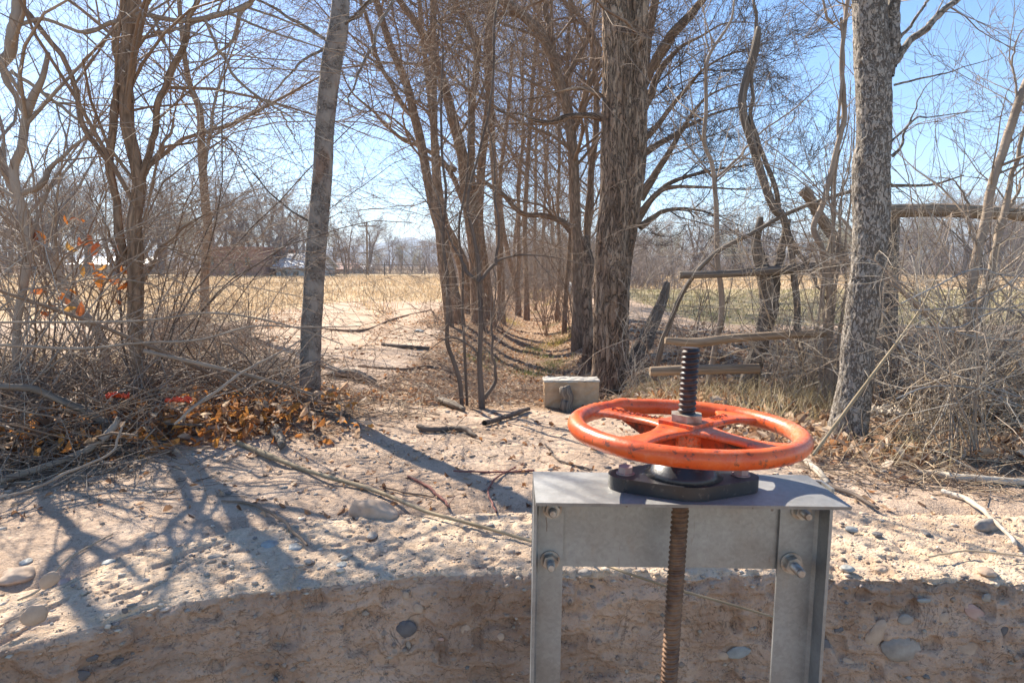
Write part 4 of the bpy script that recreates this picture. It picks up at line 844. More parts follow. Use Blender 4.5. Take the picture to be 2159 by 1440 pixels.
# 1 leaning smooth trunk
tree('smooth_bark_tree', 'leaning slim grey brown trunk standing alone left of the path', 'tree',
     [[(655, 862, 47), (657, 780, 44), (661, 640, 43), (669, 500, 43), (677, 400, 42), (688, 260, 40), (700, 140, 42), (712, 70, 42), (718, 0, 38), (724, -160, 36), (735, -420, 30)],
      [(694, 90, 7), (600, 30, 6), (537, 0, 5), (400, -70, 4)], [(692, 97, 7), (633, 133, 7), (573, 200, 6), (547, 242, 5)], [(735, 45, 10), (790, 0, 9), (850, -60, 7)], [(828, -10, 7), (800, 60, 8), (770, 120, 9), (745, 190, 8), (740, 247, 6)]],
     'bark_smooth', 'twig_dark', None, [G(14, (.3, .8), t0=.3, src=1), G(60, (.1, .3))], disp=bark_disp(.05, .6, 70), kk=36, nn=240)
# 2 twin trunk
tree('twin_trunk_tree', 'dark twin trunk tree rising from the leaf drift, left of the smooth leaning trunk', 'tree',
     [[(292, 868, 20), (290, 780, 22), (286, 700, 30), (285, 600, 31), (285, 500, 31), (284, 467, 28), (292, 400, 28), (292, 370, 28), (285, 333, 26), (271, 267, 27), (266, 200, 26), (267, 100, 26), (280, 0, 26), (290, -160, 22)],
      [(272, 560, 16), (254, 500, 18), (248, 467, 18), (243, 400, 17), (235, 353, 18), (240, 290, 17), (247, 233, 17), (257, 167, 17), (248, 93, 15), (262, 40, 14), (267, 0, 14), (275, -100, 12)],
      [(235, 356, 12), (205, 315, 12), (170, 255, 12), (163, 190, 11), (150, 150, 11), (112, 93, 12), (70, 35, 11), (43, 5, 10), (10, -50, 8)],
      [(298, 395, 20), (312, 330, 15), (325, 270, 14), (331, 215, 14), (352, 175, 15), (370, 140, 15), (393, 90, 13), (402, 40, 12), (415, 0, 10), (430, -80, 8)],
      [(300, 620, 9), (310, 580, 9), (330, 540, 9), (365, 500, 8), (400, 470, 8), (443, 448, 7)],
      [(280, 560, 7), (250, 545, 7), (230, 480, 7), (205, 440, 6), (180, 400, 5)],
      [(310, 370, 9), (330, 330, 8), (350, 310, 7), (400, 302, 6), (465, 290, 5), (530, 330, 4), (597, 370, 2)],
      [(320, 340, 8), (355, 290, 8), (362, 240, 7), (372, 190, 6), (383, 170, 5)]],
     'bark_elm', 'twig_brown', None, [G(50, (.5, 1.5), t0=.25, src=1, wig=.3, trend=(.35, 0, -.3)), G(200, (.2, .7), trend=(.2, 0, -.2)), G(700, (.06, .25))],
     leaves=[(150, 460, 3, .015), (160, 520, 3, .02), (188, 522, 3, .02), (262, 545, 4, .03), (268, 570, 4, .02), (215, 600, 6, .05), (245, 590, 5, .04), (180, 580, 3, .03), (130, 640, 5, .06), (140, 645, 5, .05), (90, 500, 2, .02), (215, 575, 3, .03)], disp=bark_disp(.07, .4, 60), kk=24, nn=160)
# curved pair behind
tree('slender_tree', 'slender brown double stem between the twin trunk and the smooth trunk', 'tree',
     [[(433, 688, 21), (431, 600, 18), (436, 500, 18), (437, 467, 18), (430, 400, 17), (424, 300, 16), (421, 233, 14), (400, 180, 12), (390, 130, 11), (383, 67, 10), (377, 0, 9), (372, -90, 8)],
      [(436, 470, 12), (432, 420, 12), (433, 330, 11), (445, 240, 10), (460, 190, 9), (478, 150, 8), (500, 90, 6), (520, 30, 5)]],
     'bark_elm', 'twig_brown', None, [G(40, (.6, 1.8), t0=.35, src=1, wig=.4, trend=(.1, 0, .2)), G(220, (.3, .8)), G(900, (.1, .4))], nn=90)
tree('crooked_tree', 'crooked pale trunk crossing the top left corner', 'tree',
     [[(35, 700, 16), (60, 560, 17), (45, 430, 18), (30, 360, 18), (48, 310, 17), (55, 250, 17), (70, 205, 17), (90, 165, 12), (100, 110, 9)], [(55, 247, 14), (30, 200, 12), (12, 150, 16), (4, 138, 20), (22, 95, 24), (32, 50, 22), (33, 0, 20), (30, -90, 18)], [(50, 407, 12), (83, 393, 15), (100, 360, 14), (112, 345, 11), (150, 313, 11), (187, 283, 10), (225, 240, 7), (240, 215, 5)],
      [(20, 150, 9), (67, 180, 9), (110, 213, 10), (160, 250, 9), (217, 273, 7), (260, 330, 5)], [(36, 60, 10), (90, 40, 8), (150, 60, 7), (185, 68, 8), (250, 42, 9), (300, 30, 10), (367, 43, 10), (433, 37, 11), (500, 23, 11), (533, 0, 10), (560, -40, 8)], [(310, 68, 6), (360, 66, 7), (425, 42, 7)],
      [(533, 3, 9), (505, 35, 10), (490, 80, 10), (433, 133, 9), (403, 157, 7)], [(430, 43, 6), (443, 83, 7), (493, 153, 8), (550, 207, 8), (600, 240, 8), (642, 268, 5)], [(600, 240, 4), (618, 285, 4), (630, 300, 3)]],
     'twig_grey', 'twig_grey', 3.6, [G(60, (.4, 1.4), t0=.2, src=1, trend=(.3, 0, -.35), wig=.3), G(240, (.15, .6), trend=(.1, 0, -.2)), G(900, (.05, .2))], nn=80)
tree('leaning_tree', 'thick grey stem slanting down to the right through the left brush', 'tree',
     [[(215, 720, 18), (165, 660, 19), (130, 590, 20), (105, 540, 20), (70, 490, 19), (48, 440, 19), (20, 380, 16), (-20, 290, 15)], [(200, 690, 20), (145, 625, 20), (110, 580, 18), (83, 530, 18), (45, 480, 17), (7, 447, 16), (-40, 400, 14)]],
     'twig_grey', 'twig_grey', 4.4, [G(30, (.4, 1.4), t0=.3, src=1, trend=(.1, 0, .2)), G(200, (.2, .6)), G(600, (.06, .2))], nn=80)

# ditch-row trees, near to far
ROW = dict(up=(0, 0, .2))
def rowgrow(n1, n2, n3, L1=(1.2, 3.2), bias=(0, 0, .1), t0=.35, sag=-.25):
    n2 = int(n2*1.15); n3 = int(n3*1.2)
    return [G(n1, L1, t0=t0, src=1, ang=(35, 75), wig=.5, trend=(0, 0, .25), bias=bias, npts=9, rs=.5, lk=.0085), G(n2, (.5, 1.5), ang=(25, 65), wig=.5, npts=7, lk=.0055, trend=(0, 0, sag*.4)), G(n3, (.2, .75), ang=(20, 60), wig=.5, npts=5, rmin=.0019, trend=(0, 0, sag))]
tree('elm_tree', 'slim dark trunk nearest the path, straight up from the left bank', 'tree', [[(948, 690, 24), (938, 600, 20), (930, 530, 20), (922, 430, 20), (917, 330, 19), (915, 220, 18), (914, 100, 17), (913, 0, 16), (912, -200, 14), (905, -420, 10)]],
     'bark_elm', 'twig_brown', 10.0, rowgrow(12, 80, 450), 'elm trees lining the ditch', nn=90)
tree('elm_tree', 'dark trunk curving up to the left beside the slim straight one', 'tree', [[(968, 668, 30), (955, 600, 26), (938, 520, 25), (911, 426, 23), (885, 296, 23), (872, 240, 22), (858, 178, 20), (822, 92, 17), (800, 20, 16), (770, -80, 14), (720, -260, 10)], [(872, 250, 12), (845, 220, 12), (800, 130, 10), (770, 40, 9), (752, -30, 8)]],
     'bark_elm', 'twig_brown', 10.6, rowgrow(22, 160, 1100, bias=(-.25, 0, .05)), 'elm trees lining the ditch', nn=90)
tree('elm_tree', 'broad brown trunk with a long limb arching far out to the left', 'tree', [[(1008, 672, 40), (1005, 600, 34), (1000, 520, 32), (992, 470, 31), (982, 400, 30), (975, 333, 28), (960, 270, 26), (945, 210, 24), (925, 150, 22), (905, 100, 20), (870, 40, 17), (840, 0, 15), (790, -80, 12)],
      [(985, 440, 18), (970, 407, 15), (933, 344, 14), (885, 310, 13), (840, 289, 13), (778, 230, 11), (740, 195, 9), (722, 163, 8), (700, 100, 6)], [(965, 360, 13), (900, 330, 11), (850, 270, 9), (790, 235, 7), (720, 255, 6)], [(1000, 500, 22), (995, 400, 20), (993, 300, 19), (1000, 200, 18), (1010, 100, 16), (985, 50, 14), (960, 0, 12)]],
     'bark_elm', 'twig_brown', 11.4, rowgrow(34, 260, 2200, bias=(-.3, 0, .0)), 'elm trees lining the ditch', nn=90)
tree('elm_tree', 'paired brown trunk with a fork, third from the path side', 'tree', [[(985, 640, 34), (975, 560, 30), (950, 500, 26), (938, 470, 20), (925, 400, 18), (918, 300, 16), (905, 200, 14), (890, 60, 12), (880, -60, 10)], [(1030, 650, 30), (1020, 560, 26), (1010, 480, 24), (1012, 400, 22), (1020, 300, 20), (1030, 200, 18), (1025, 100, 16), (1040, 0, 14), (1045, -120, 12)]],
     'bark_elm', 'twig_brown', 13.0, rowgrow(28, 200, 1500), 'elm trees lining the ditch', nn=90, base_from=1)
tree('elm_tree', 'straight trunk standing upright on the left bank behind the sapling', 'tree', [[(1057, 652, 22), (1055, 560, 19), (1052, 480, 18), (1045, 400, 17), (1038, 300, 16), (1036, 200, 15), (1034, 100, 14), (1030, 0, 13), (1025, -150, 10)]],
     'bark_elm', 'twig_brown', 14.0, rowgrow(18, 160, 1200), 'elm trees lining the ditch', nn=70)
tree('elm_tree', 'leaning v shaped trunk half way along the left bank', 'tree', [[(1092, 628, 15), (1086, 590, 15), (1078, 560, 13), (1070, 530, 12), (1060, 470, 11), (1055, 380, 10), (1070, 250, 9), (1080, 100, 8)], [(1090, 600, 12), (1092, 540, 12), (1090, 450, 11), (1098, 350, 10), (1105, 200, 9), (1100, 50, 8)]],
     'bark_elm', 'twig_brown', 17.5, rowgrow(20, 200, 1200, (1.5, 4)), 'elm trees lining the ditch', nn=50)
tree('elm_tree', 'upright orange brown trunk in the middle distance left of the weeds', 'tree', [[(1110, 638, 15), (1109, 580, 13), (1106, 500, 12), (1108, 420, 11), (1115, 300, 11), (1125, 150, 10), (1140, 0, 9), (1150, -100, 7)]],
     'bark_elm', 'twig_brown', 16.5, rowgrow(22, 200, 1500, (1.5, 4)), 'elm trees lining the ditch', nn=50)
tree('elm_tree', 'thin trunk on the right bank beside a taller thicker one', 'tree', [[(1175, 650, 10), (1178, 600, 9), (1180, 540, 9), (1176, 440, 8), (1180, 300, 8), (1170, 120, 7), (1160, 0, 6)]],
     'bark_elm', 'twig_brown', 15.0, rowgrow(14, 120, 700, (1, 3)), 'elm trees lining the ditch', nn=50)
tree('elm_tree', 'slim curved trunk on the right bank in front of the vines', 'tree', [[(1190, 675, 13), (1193, 620, 12), (1198, 560, 12), (1205, 470, 11), (1210, 380, 10), (1203, 300, 10), (1195, 200, 9), (1200, 60, 8), (1205, -60, 7)]],
     'bark_elm', 'twig_brown', 12.0, rowgrow(14, 120, 800, (1, 2.6)), 'elm trees lining the ditch', nn=60)
tree('elm_tree', 'huge curved trunk bending up to the upper left behind the main trunk', 'tree', [[(1218, 640, 28), (1216, 540, 26), (1214, 450, 26), (1210, 360, 26), (1205, 290, 26), (1196, 225, 26), (1178, 165, 26), (1155, 96, 26), (1118, 48, 25), (1063, 4, 24), (1020, -40, 22)], [(1165, 120, 18), (1160, 60, 16), (1150, 20, 15), (1145, -40, 13)], [(1178, 185, 12), (1215, 130, 13), (1240, 60, 12), (1190, 0, 11), (1180, -50, 10)], [(1205, 290, 16), (1235, 200, 16), (1265, 110, 14), (1220, 30, 12), (1190, -30, 10)]],
     'bark_elm', 'twig_brown', 9.5, rowgrow(34, 300, 2400, (1, 3)), 'elm trees lining the ditch', nn=90)
tree('elm_tree', 'dark crooked limb tree reaching right over the ditch between trunks', 'tree', [[(1240, 620, 20), (1225, 560, 18), (1215, 500, 18), (1190, 470, 16), (1150, 455, 14), (1100, 450, 12), (1060, 410, 12), (1030, 390, 10), (1000, 370, 8)], [(1240, 600, 18), (1236, 480, 18), (1245, 380, 17), (1255, 250, 15), (1250, 100, 14), (1255, -30, 12)]],
     'bark_elm', 'twig_brown', 11.0, rowgrow(26, 240, 1800, (1, 2.6)), 'elm trees lining the ditch', nn=60, base_from=1)
for k, (x, yb, w_, Yd, lab) in enumerate([(1146, 618, 8, 24, 'faint thin trunk deep in the middle of the ditch row'), (1128, 615, 9, 26, 'distant straight trunk just right of the orange brown one'), (1205, 640, 9, 19, 'dark stem in the vines on the right bank'), (1160, 612, 7, 30, 'farthest visible trunk at the end of the ditch'), (1085, 610, 8, 25, 'thin far trunk seen through the fork of the leaning v'), (1228, 650, 12, 16, 'shadowed trunk close behind the cut post')]):
    tree('elm_tree', lab, 'tree', [[(x, yb, w_), (x+rng.normal()*3, yb-90, w_*.9), (x+rng.normal()*8, yb-220, w_*.8), (x+rng.normal()*20, yb-420, w_*.7), (x+rng.normal()*30, yb-640, w_*.5)]], 'bark_elm', 'twig_brown', float(Yd), rowgrow(30, 260, 1900, (1.5, 4.5), t0=.15), 'elm trees lining the ditch', nn=40)
shr = [('tall grey shrub growing on the right bank by the curved huge trunk', 1215, 660, 11.), ('arching shrub over the ditch near the shadowed trunk', 1150, 665, 12.5), ('leafless shrub between the third and fourth left bank trunks', 1040, 660, 12.), ('thin shrub deep in the ditch bed behind the weeds', 1130, 618, 20.), ('vine covered shrub right of the far weeds', 1165, 622, 18.), ('tangled shrub at the foot of the thin right bank trunk', 1180, 645, 14.5), ('shrubby growth between the two far left bank trunks', 1095, 622, 19.), ('thin shrub screening the ditch between its banks', 1150, 640, 15.)]
# main trunk
tree('large_elm_tree', 'largest tree, thick furrowed trunk with a pale sunlit left edge behind the handwheel', 'tree',
     [[(1285, 822, 88), (1286, 790, 78), (1287, 720, 75), (1289, 600, 75), (1294, 500, 76), (1299, 420, 72), (1300, 340, 67), (1302, 200, 65), (1303, 80, 64), (1302, 0, 63), (1300, -160, 58), (1290, -420, 50)], [(1306, 560, 46), (1322, 440, 58), (1334, 350, 52), (1341, 260, 46), (1344, 150, 42), (1349, 0, 38), (1358, -160, 34), (1370, -360, 28)],
      [(1275, 250, 18), (1240, 244, 15), (1193, 246, 15), (1160, 258, 15), (1130, 255, 13), (1095, 240, 11), (1063, 238, 10), (1035, 228, 8), (1000, 210, 6)], [(1275, 205, 14), (1235, 188, 10), (1190, 190, 9), (1140, 205, 8), (1060, 215, 5)]],
     'bark_main', 'twig_brown', None, [G(26, (.6, 2.2), t0=.45, src=1, ang=(40, 80), wig=.5, trend=(0, 0, .2), rs=.2, lk=.01), G(160, (.3, 1.), lk=.008), G(900, (.1, .45), rmin=.0016)], disp=bark_disp(.22, .18, 30), kk=120, nn=460)
tree('spreading_elm_tree', 'wide spreading tree whose dense twigs fan out right of the main trunk', 'tree',
     [[(1296, 650, 38), (1298, 560, 36), (1306, 500, 34), (1325, 440, 32), (1344, 380, 30), (1352, 300, 26), (1352, 200, 24), (1360, 120, 22), (1375, 40, 18), (1390, -40, 16)],
      [(1342, 470, 20), (1375, 420, 15), (1420, 385, 12), (1480, 365, 9), (1560, 350, 6), (1650, 345, 3)], [(1348, 420, 22), (1385, 360, 18), (1425, 300, 15), (1462, 235, 12), (1520, 190, 8), (1600, 170, 5)], [(1350, 250, 20), (1385, 170, 18), (1420, 110, 14), (1475, 80, 9), (1530, 50, 7), (1590, 48, 4)],
      [(1350, 200, 20), (1395, 110, 22), (1430, 60, 20), (1470, 20, 16), (1500, -20, 12)], [(1345, 480, 16), (1390, 450, 12), (1440, 440, 9), (1500, 450, 6), (1570, 480, 4)], [(1350, 330, 18), (1400, 300, 14), (1460, 260, 10), (1540, 230, 7), (1640, 220, 4)], [(1345, 455, 14), (1400, 400, 11), (1480, 395, 8), (1580, 400, 5), (1660, 390, 3)], [(1355, 300, 14), (1420, 220, 12), (1480, 150, 9), (1560, 110, 6), (1640, 130, 3)]],
     'bark_elm', 'twig_dark', [(9.0, 9.0)]+[(9.0, 9.6), (9, 8.4), (9, 9.8), (9, 8.6), (9, 9.4), (9, 9.8), (9, 8.4), (9, 8.5)], [G(90, (.4, 1.3), t0=.25, src=1, ang=(20, 55), wig=.7, trend=(.1, 0, .15), npts=8, lk=.009), G(650, (.25, .8), ang=(20, 50), wig=.6, lk=.006, rmin=.003), G(6500, (.1, .42), ang=(20, 50), wig=.5, npts=5, rmin=.0025)], nn=90)
# right flaky tree
tree('flaky_bark_tree', 'tree with pale flaking bark standing right of the handwheel', 'tree',
     [[(1784, 925, 84), (1790, 880, 76), (1800, 820, 70), (1807, 729, 65), (1820, 660, 70), (1824, 618, 66), (1834, 560, 66), (1836, 507, 68), (1843, 420, 74), (1841, 340, 73), (1845, 300, 68), (1846, 200, 70), (1842, 120, 71), (1838, 60, 68), (1836, 0, 67), (1830, -160, 66), (1820, -420, 56)],
      [(1866, 160, 32), (1880, 100, 28), (1884, 50, 26), (1885, 0, 25), (1892, -140, 22)], [(1878, 140, 20), (1895, 115, 17), (1915, 92, 16), (1953, 60, 15), (1992, 20, 13), (2016, 0, 12), (2060, -40, 10)], [(1878, 118, 11), (1900, 82, 8), (1921, 52, 7), (1953, 12, 6), (1970, -20, 5)],
      [(1880, 330, 8), (1905, 290, 6), (1935, 225, 5), (1960, 180, 4), (2000, 130, 3)], [(1884, 300, 5), (1930, 250, 5), (1960, 248, 4), (2030, 238, 4), (2090, 235, 3)], [(1882, 180, 5), (1950, 165, 5), (2010, 150, 4), (2100, 120, 3), (2159, 90, 2)]],
     'bark_flaky', 'twig_grey', None, [G(14, (.3, .9), t0=.25, src=1, wt=np.array([0.02, .5, 1, 1, 1, 1, 1])), G(90, (.1, .4), wig=.4, kink=.15), G(260, (.04, .14))], disp=bark_disp(.10, .4, 60), kk=90, nn=420)
# thickets on the right
tree('stump', 'split weathered dead stump with two prongs right of the handwheel screw', 'stump', [[(1575, 828, 44), (1590, 770, 38), (1602, 733, 34), (1615, 680, 34), (1622, 643, 38), (1612, 575, 30), (1597, 530, 24), (1595, 505, 18), (1606, 458, 12)], [(1618, 650, 26), (1632, 590, 22), (1645, 540, 18), (1655, 500, 15), (1662, 462, 14)], [(1590, 740, 18), (1612, 700, 20), (1640, 620, 16), (1636, 560, 12)]],
     'bark_dead', 'twig_grey', None, [G(8, (.1, .3), src=1), G(20, (.05, .1))], disp=bark_disp(.16, .08, 60), kk=36, nn=120)
tree('stump', 'leaning broken brown stump pressed against the large elm', 'stump', [[(1322, 790, 44), (1335, 760, 40), (1362, 715, 34), (1385, 665, 26), (1400, 625, 20), (1408, 595, 12)]], 'bark_dead', 'twig_grey', None, [G(10, (.1, .4), src=1), G(30, (.05, .15))], disp=bark_disp(.14, .08, 50), kk=32, nn=90)
tree('dead_limb', 'long peeling limb leaning from the ground up to the flaky barked tree', 'branch', [[(1378, 800, 13), (1395, 720, 12), (1417, 666, 11), (1453, 594, 10), (1507, 535, 10), (1588, 490, 9), (1651, 454, 9), (1732, 422, 8), (1809, 400, 8), (1880, 392, 7), (1960, 390, 5), (2030, 370, 3)]], 'bark_dead', 'twig_grey', (4.6, 4.2), [G(12, (.2, .7), src=1, trend=(.3, 0, 0)), G(60, (.08, .25))], nn=120, base_from=-1)
tree('sapling', 'thin wavy grey sapling directly behind the screw stem', 'sapling', [[(1488, 835, 12), (1507, 733, 12), (1520, 643, 12), (1512, 553, 11), (1511, 478, 11), (1505, 358, 9), (1487, 298, 9), (1491, 219, 8), (1489, 151, 8), (1499, 111, 7), (1539, 48, 5), (1547, 0, 4)], [(1507, 375, 6), (1560, 330, 6), (1620, 270, 5), (1680, 230, 5), (1740, 170, 4), (1760, 130, 3)]], 'twig_grey', 'twig_grey', 4.6, [G(18, (.3, .9), t0=.3, src=1, wig=.4), G(110, (.1, .35), kink=.1), G(300, (.04, .14))], nn=90)
tree('sapling', 'crooked dead stem broken off high up left of the flaky tree', 'sapling', [[(1685, 824, 14), (1692, 756, 14), (1683, 711, 14), (1678, 621, 14), (1669, 530, 14), (1651, 454, 16), (1638, 446, 17), (1610, 378, 17), (1587, 302, 17), (1567, 239, 17), (1567, 191, 17), (1587, 119, 17), (1597, 80, 15), (1601, 58, 10)], [(1650, 457, 11), (1630, 378, 11), (1602, 302, 10), (1580, 245, 9), (1585, 180, 8), (1594, 60, 8), (1587, 0, 6)], [(1668, 500, 12), (1700, 560, 13), (1718, 600, 14), (1728, 612, 10)]], 'bark_dead', 'twig_grey', 4.4, [G(10, (.3, .8), t0=.3, src=1), G(60, (.1, .3)), G(100, (.04, .12))], nn=110)
tree('multi_stem_shrub', 'bush of many straight grey shoots just left of the flaky tree', 'shrub', [[(1752, 830, 13), (1748, 733, 13), (1746, 603, 13), (1732, 530, 13), (1712, 481, 12), (1732, 431, 12), (1748, 378, 11), (1773, 279, 11), (1781, 239, 11), (1775, 111, 9), (1785, 0, 8), (1792, -80, 6)], [(1775, 115, 6), (1746, 52, 6), (1736, 0, 5), (1730, -50, 4)],
      [(1757, 830, 9), (1755, 700, 9), (1762, 560, 8), (1775, 430, 8), (1790, 350, 7), (1800, 260, 5)], [(1745, 830, 9), (1735, 720, 8), (1740, 600, 8), (1755, 480, 7), (1760, 380, 7), (1790, 250, 6), (1795, 170, 4)], [(1740, 830, 8), (1720, 740, 8), (1725, 640, 7), (1745, 520, 7), (1770, 420, 6), (1795, 330, 5)], [(1765, 830, 9), (1770, 720, 8), (1785, 560, 8), (1795, 420, 7), (1800, 300, 6), (1805, 220, 4)], [(1735, 830, 7), (1750, 640, 7), (1772, 500, 6), (1780, 360, 5), (1788, 280, 3)]],
      'twig_grey', 'twig_grey', 4.0, [G(40, (.2, .8), t0=.15, src=1, ang=(10, 35), wig=.3), G(220, (.06, .3)), G(400, (.03, .1))], nn=90, base_from=6)
tree('double_stem_tree', 'pair of smooth grey stems joined low at the right edge', 'tree', [[(2040, 880, 26), (2043, 780, 25), (2043, 700, 25), (2045, 650, 20), (2050, 592, 19), (2061, 522, 19), (2078, 463, 19), (2092, 390, 18), (2120, 298, 18), (2144, 223, 17), (2162, 175, 15), (2200, 80, 12)], [(2048, 675, 20), (2083, 628, 22), (2092, 581, 20), (2102, 522, 20), (2111, 470, 24), (2125, 415, 20), (2135, 360, 18), (2148, 298, 17), (2168, 240, 15)], [(2122, 440, 9), (2145, 420, 8), (2157, 380, 6), (2159, 330, 4)], [(2060, 520, 7), (2048, 480, 7), (2045, 430, 7), (2030, 395, 6), (2010, 378, 5), (1960, 372, 3)], [(2130, 300, 6), (2145, 200, 6), (2140, 110, 8), (2150, 60, 6)]],
      'twig_grey', 'twig_grey', 3.5, [G(34, (.3, 1.), t0=.15, src=1, wig=.5, trend=(-.2, 0, .1)), G(240, (.1, .4), wig=.5, kink=.15), G(600, (.03, .15), kink=.1)], disp=bark_disp(.05, .6, 60), kk=20, nn=110)
tree('sapling', 'slim dark sapling with a four way fork standing at the ditch mouth', 'sapling', [[(1018, 862, 15), (1014, 800, 12), (1012, 760, 11), (1014, 700, 10), (1013, 620, 10), (1010, 560, 9), (1000, 500, 7), (985, 430, 6), (1005, 330, 5), (1035, 200, 5), (1040, 60, 5), (1050, 0, 4)], [(1013, 595, 8), (985, 575, 9), (965, 540, 8), (950, 510, 7), (935, 478, 6), (925, 420, 5)], [(1014, 597, 8), (1035, 570, 8), (1045, 555, 8), (1060, 545, 6), (1110, 538, 5), (1180, 545, 4), (1230, 560, 3)], [(1042, 560, 7), (1045, 480, 6), (1040, 400, 6), (1035, 300, 5), (1020, 180, 4)], [(1022, 840, 9), (1042, 800, 8), (1035, 740, 7), (1040, 640, 6), (1042, 560, 6)], [(1012, 750, 5), (980, 720, 5), (945, 712, 4), (910, 735, 3), (885, 765, 2)]],
      'twig_dark', 'twig_dark', None, [G(22, (.3, .9), t0=.2, src=1, wig=.4), G(130, (.1, .4), kink=.1), G(400, (.05, .16))], nn=90)
tree('sapling', 'thin wavy sapling just left of the forked one at the ditch mouth', 'sapling', [[(975, 858, 9), (968, 800, 10), (955, 760, 9), (942, 720, 9), (942, 660, 7), (945, 600, 7), (933, 500, 6), (940, 400, 6), (930, 250, 5), (935, 100, 4)]], 'twig_dark', 'twig_dark', None, [G(16, (.2, .8), src=1), G(90, (.1, .3)), G(240, (.04, .15))], nn=70)
tree('sapling', 'straight thin stem between the two ditch mouth saplings', 'sapling', [[(983, 856, 6), (980, 760, 6), (976, 660, 5), (972, 560, 5), (968, 480, 5), (985, 380, 4), (990, 250, 4), (985, 120, 3)]], 'twig_dark', 'twig_grey', None, [G(12, (.2, .7), src=1), G(80, (.1, .3)), G(200, (.04, .15))], nn=60)
tree('stump', 'small grey stump in front of the concrete block', 'stump', [[(1196, 868, 28), (1195, 845, 26), (1193, 822, 27), (1191, 814, 20)]], 'bark_dead', 'twig_grey', None, [], disp=bark_disp(.12, .1, 50), kk=30, nn=30)
# sawn post trunk on the right bank
tree('sawn_tree', 'sawn off trunk with a pale cut end close left of the large elm', 'stump', [[(1240, 690, 24), (1236, 640, 20), (1240, 590, 20), (1243, 560, 22), (1236, 530, 20), (1230, 498, 19)]], 'bark_main', 'twig_grey', 7.5, [G(10, (.2, .6), src=1), G(40, (.1, .2))], nn=60)
tree('cut_pole', 'round pole with a pale sawn end poking above the brush', 'pole', [[(1785, 560, 22), (1750, 490, 22), (1720, 440, 22), (1694, 401, 22)]], 'timber', 'twig_grey', 4.6, [G(3, (.02, .04), src=1)], nn=40, base_from=-1)

# generic arching shrubs
def shrub(label, px, py, n, L, mats, group, lean=(0, 0, 0), tw=(6, 30), r=.008, drop=-.2, Y=None, spread=30):
    if group == TL: n = int(n*.9); r *= .8
    if Y is None: p = gh(px, py)
    else: p = at(px, py, Y); p[2] = g1(p[0], p[1])
    p = p-np.array([0, 0, .03]); root = thing('shrub', label, 'shrub', p, group)
    a = rng.uniform(0, 2*math.pi, n); e = np.radians(rng.uniform(5, spread, n)); d = np.stack([np.cos(a)*np.sin(e), np.sin(a)*np.sin(e), np.cos(e)], 1)+np.asarray(lean)
    npt = 14; LL = rng.uniform(L[0], L[1], n); D = d[:, None]+np.cumsum(rng.normal(size=(n, npt-1, 3))*.5/math.sqrt(npt), 1)+np.array([0, 0, drop])*np.linspace(0, 1.6, npt-1)[None, :, None]**2+np.asarray(lean)*np.linspace(0, 1, npt-1)[None, :, None]
    D /= np.linalg.norm(D, axis=2, keepdims=True); st = p+np.stack([rng.normal(size=n)*.06, rng.normal(size=n)*.06, 0*a], 1)
    Q = np.concatenate([st[:, None], st[:, None]+np.cumsum(D*(LL/(npt-1))[:, None, None], 1)], 1); RR = rng.uniform(.4, .85, n)[:, None]*r*np.linspace(1, .3, npt)[None]
    Tubes().add(Q, RR, 6).build('stems', M[mats[0]], root, p)
    C = Tubes(); q1, r1 = spawn(Q, RR, n*tw[0], (L[0]*.15, L[1]*.45), (20, 55), .15, 1, .4, (lean[0]*.5, 0, drop), 7, .6); q1, r1 = cull(q1, r1); C.add(q1, r1, 4)
    q2, r2 = spawn(q1, r1, n*tw[1], (L[0]*.04, L[1]*.16), (25, 60), .1, 1, .4, (0, 0, 0), 5, .7, kink=.1); q2, r2 = cull(q2, r2); C.add(q2, r2, 3); C.build('twigs', M[mats[1]], root, p)
    return root
TL = 'shrubs in the left thicket'; TR = 'shrubs in the right thicket'
shrub('grey arching shrub filling the extreme left edge', -60, 800, 12, (1.2, 2.4), ('twig_grey', 'twig_grey'), TL, (.25, 0, 0), (6, 26), .010, -.35, 3.0)
shrub('tall whippy shrub left of the twin trunk with drooping tips', 90, 760, 14, (1.8, 3.2), ('twig_brown', 'twig_brown'), TL, (.3, 0, 0), (7, 30), .012, -.45, 3.8)
shrub('pale branched shrub directly behind the twin trunk', 240, 720, 12, (1.6, 3.), ('twig_grey', 'twig_pale'), TL, (.1, 0, 0), (7, 30), .011, -.3, 4.4)
shrub('upright brown shrub between twin trunk and slender double stem', 350, 700, 12, (1.4, 2.8), ('twig_brown', 'twig_brown'), TL, (.05, 0, 0), (7, 28), .010, -.2, 5.2)
shrub('shrub whose whips droop right in front of the pale sky', 300, 730, 10, (2.4, 3.6), ('twig_dark', 'twig_brown'), TL, (.45, 0, .1), (6, 24), .011, -.5, 4.0)
shrub('bushy stems behind the slender double stem by the field', 500, 690, 10, (1.0, 2.0), ('twig_brown', 'twig_brown'), TL, (.05, 0, 0), (6, 26), .009, -.2, 6.5)
shrub('dense grey shrub deep in the left thicket behind the slanting stem', 60, 690, 14, (2.0, 3.6), ('twig_grey', 'twig_brown'), TL, (.1, 0, 0), (7, 30), .013, -.2, 6.0)
shrub('tall brown bush in the left thicket against the field edge', 180, 670, 14, (2.2, 4.2), ('twig_brown', 'twig_brown'), TL, (.1, 0, 0), (7, 30), .014, -.2, 7.5)
shrub('tall grey bush near the left picture edge behind everything', -100, 670, 14, (2.4, 4.6), ('twig_brown', 'twig_grey'), TL, (.1, 0, 0), (7, 30), .015, -.2, 7.0)
shrub('thin twig shrub leaning over the brown stick heap', 380, 660, 10, (1.6, 3.0), ('twig_brown', 'twig_brown'), TL, (.0, 0, 0), (6, 26), .010, -.25, 8.5)
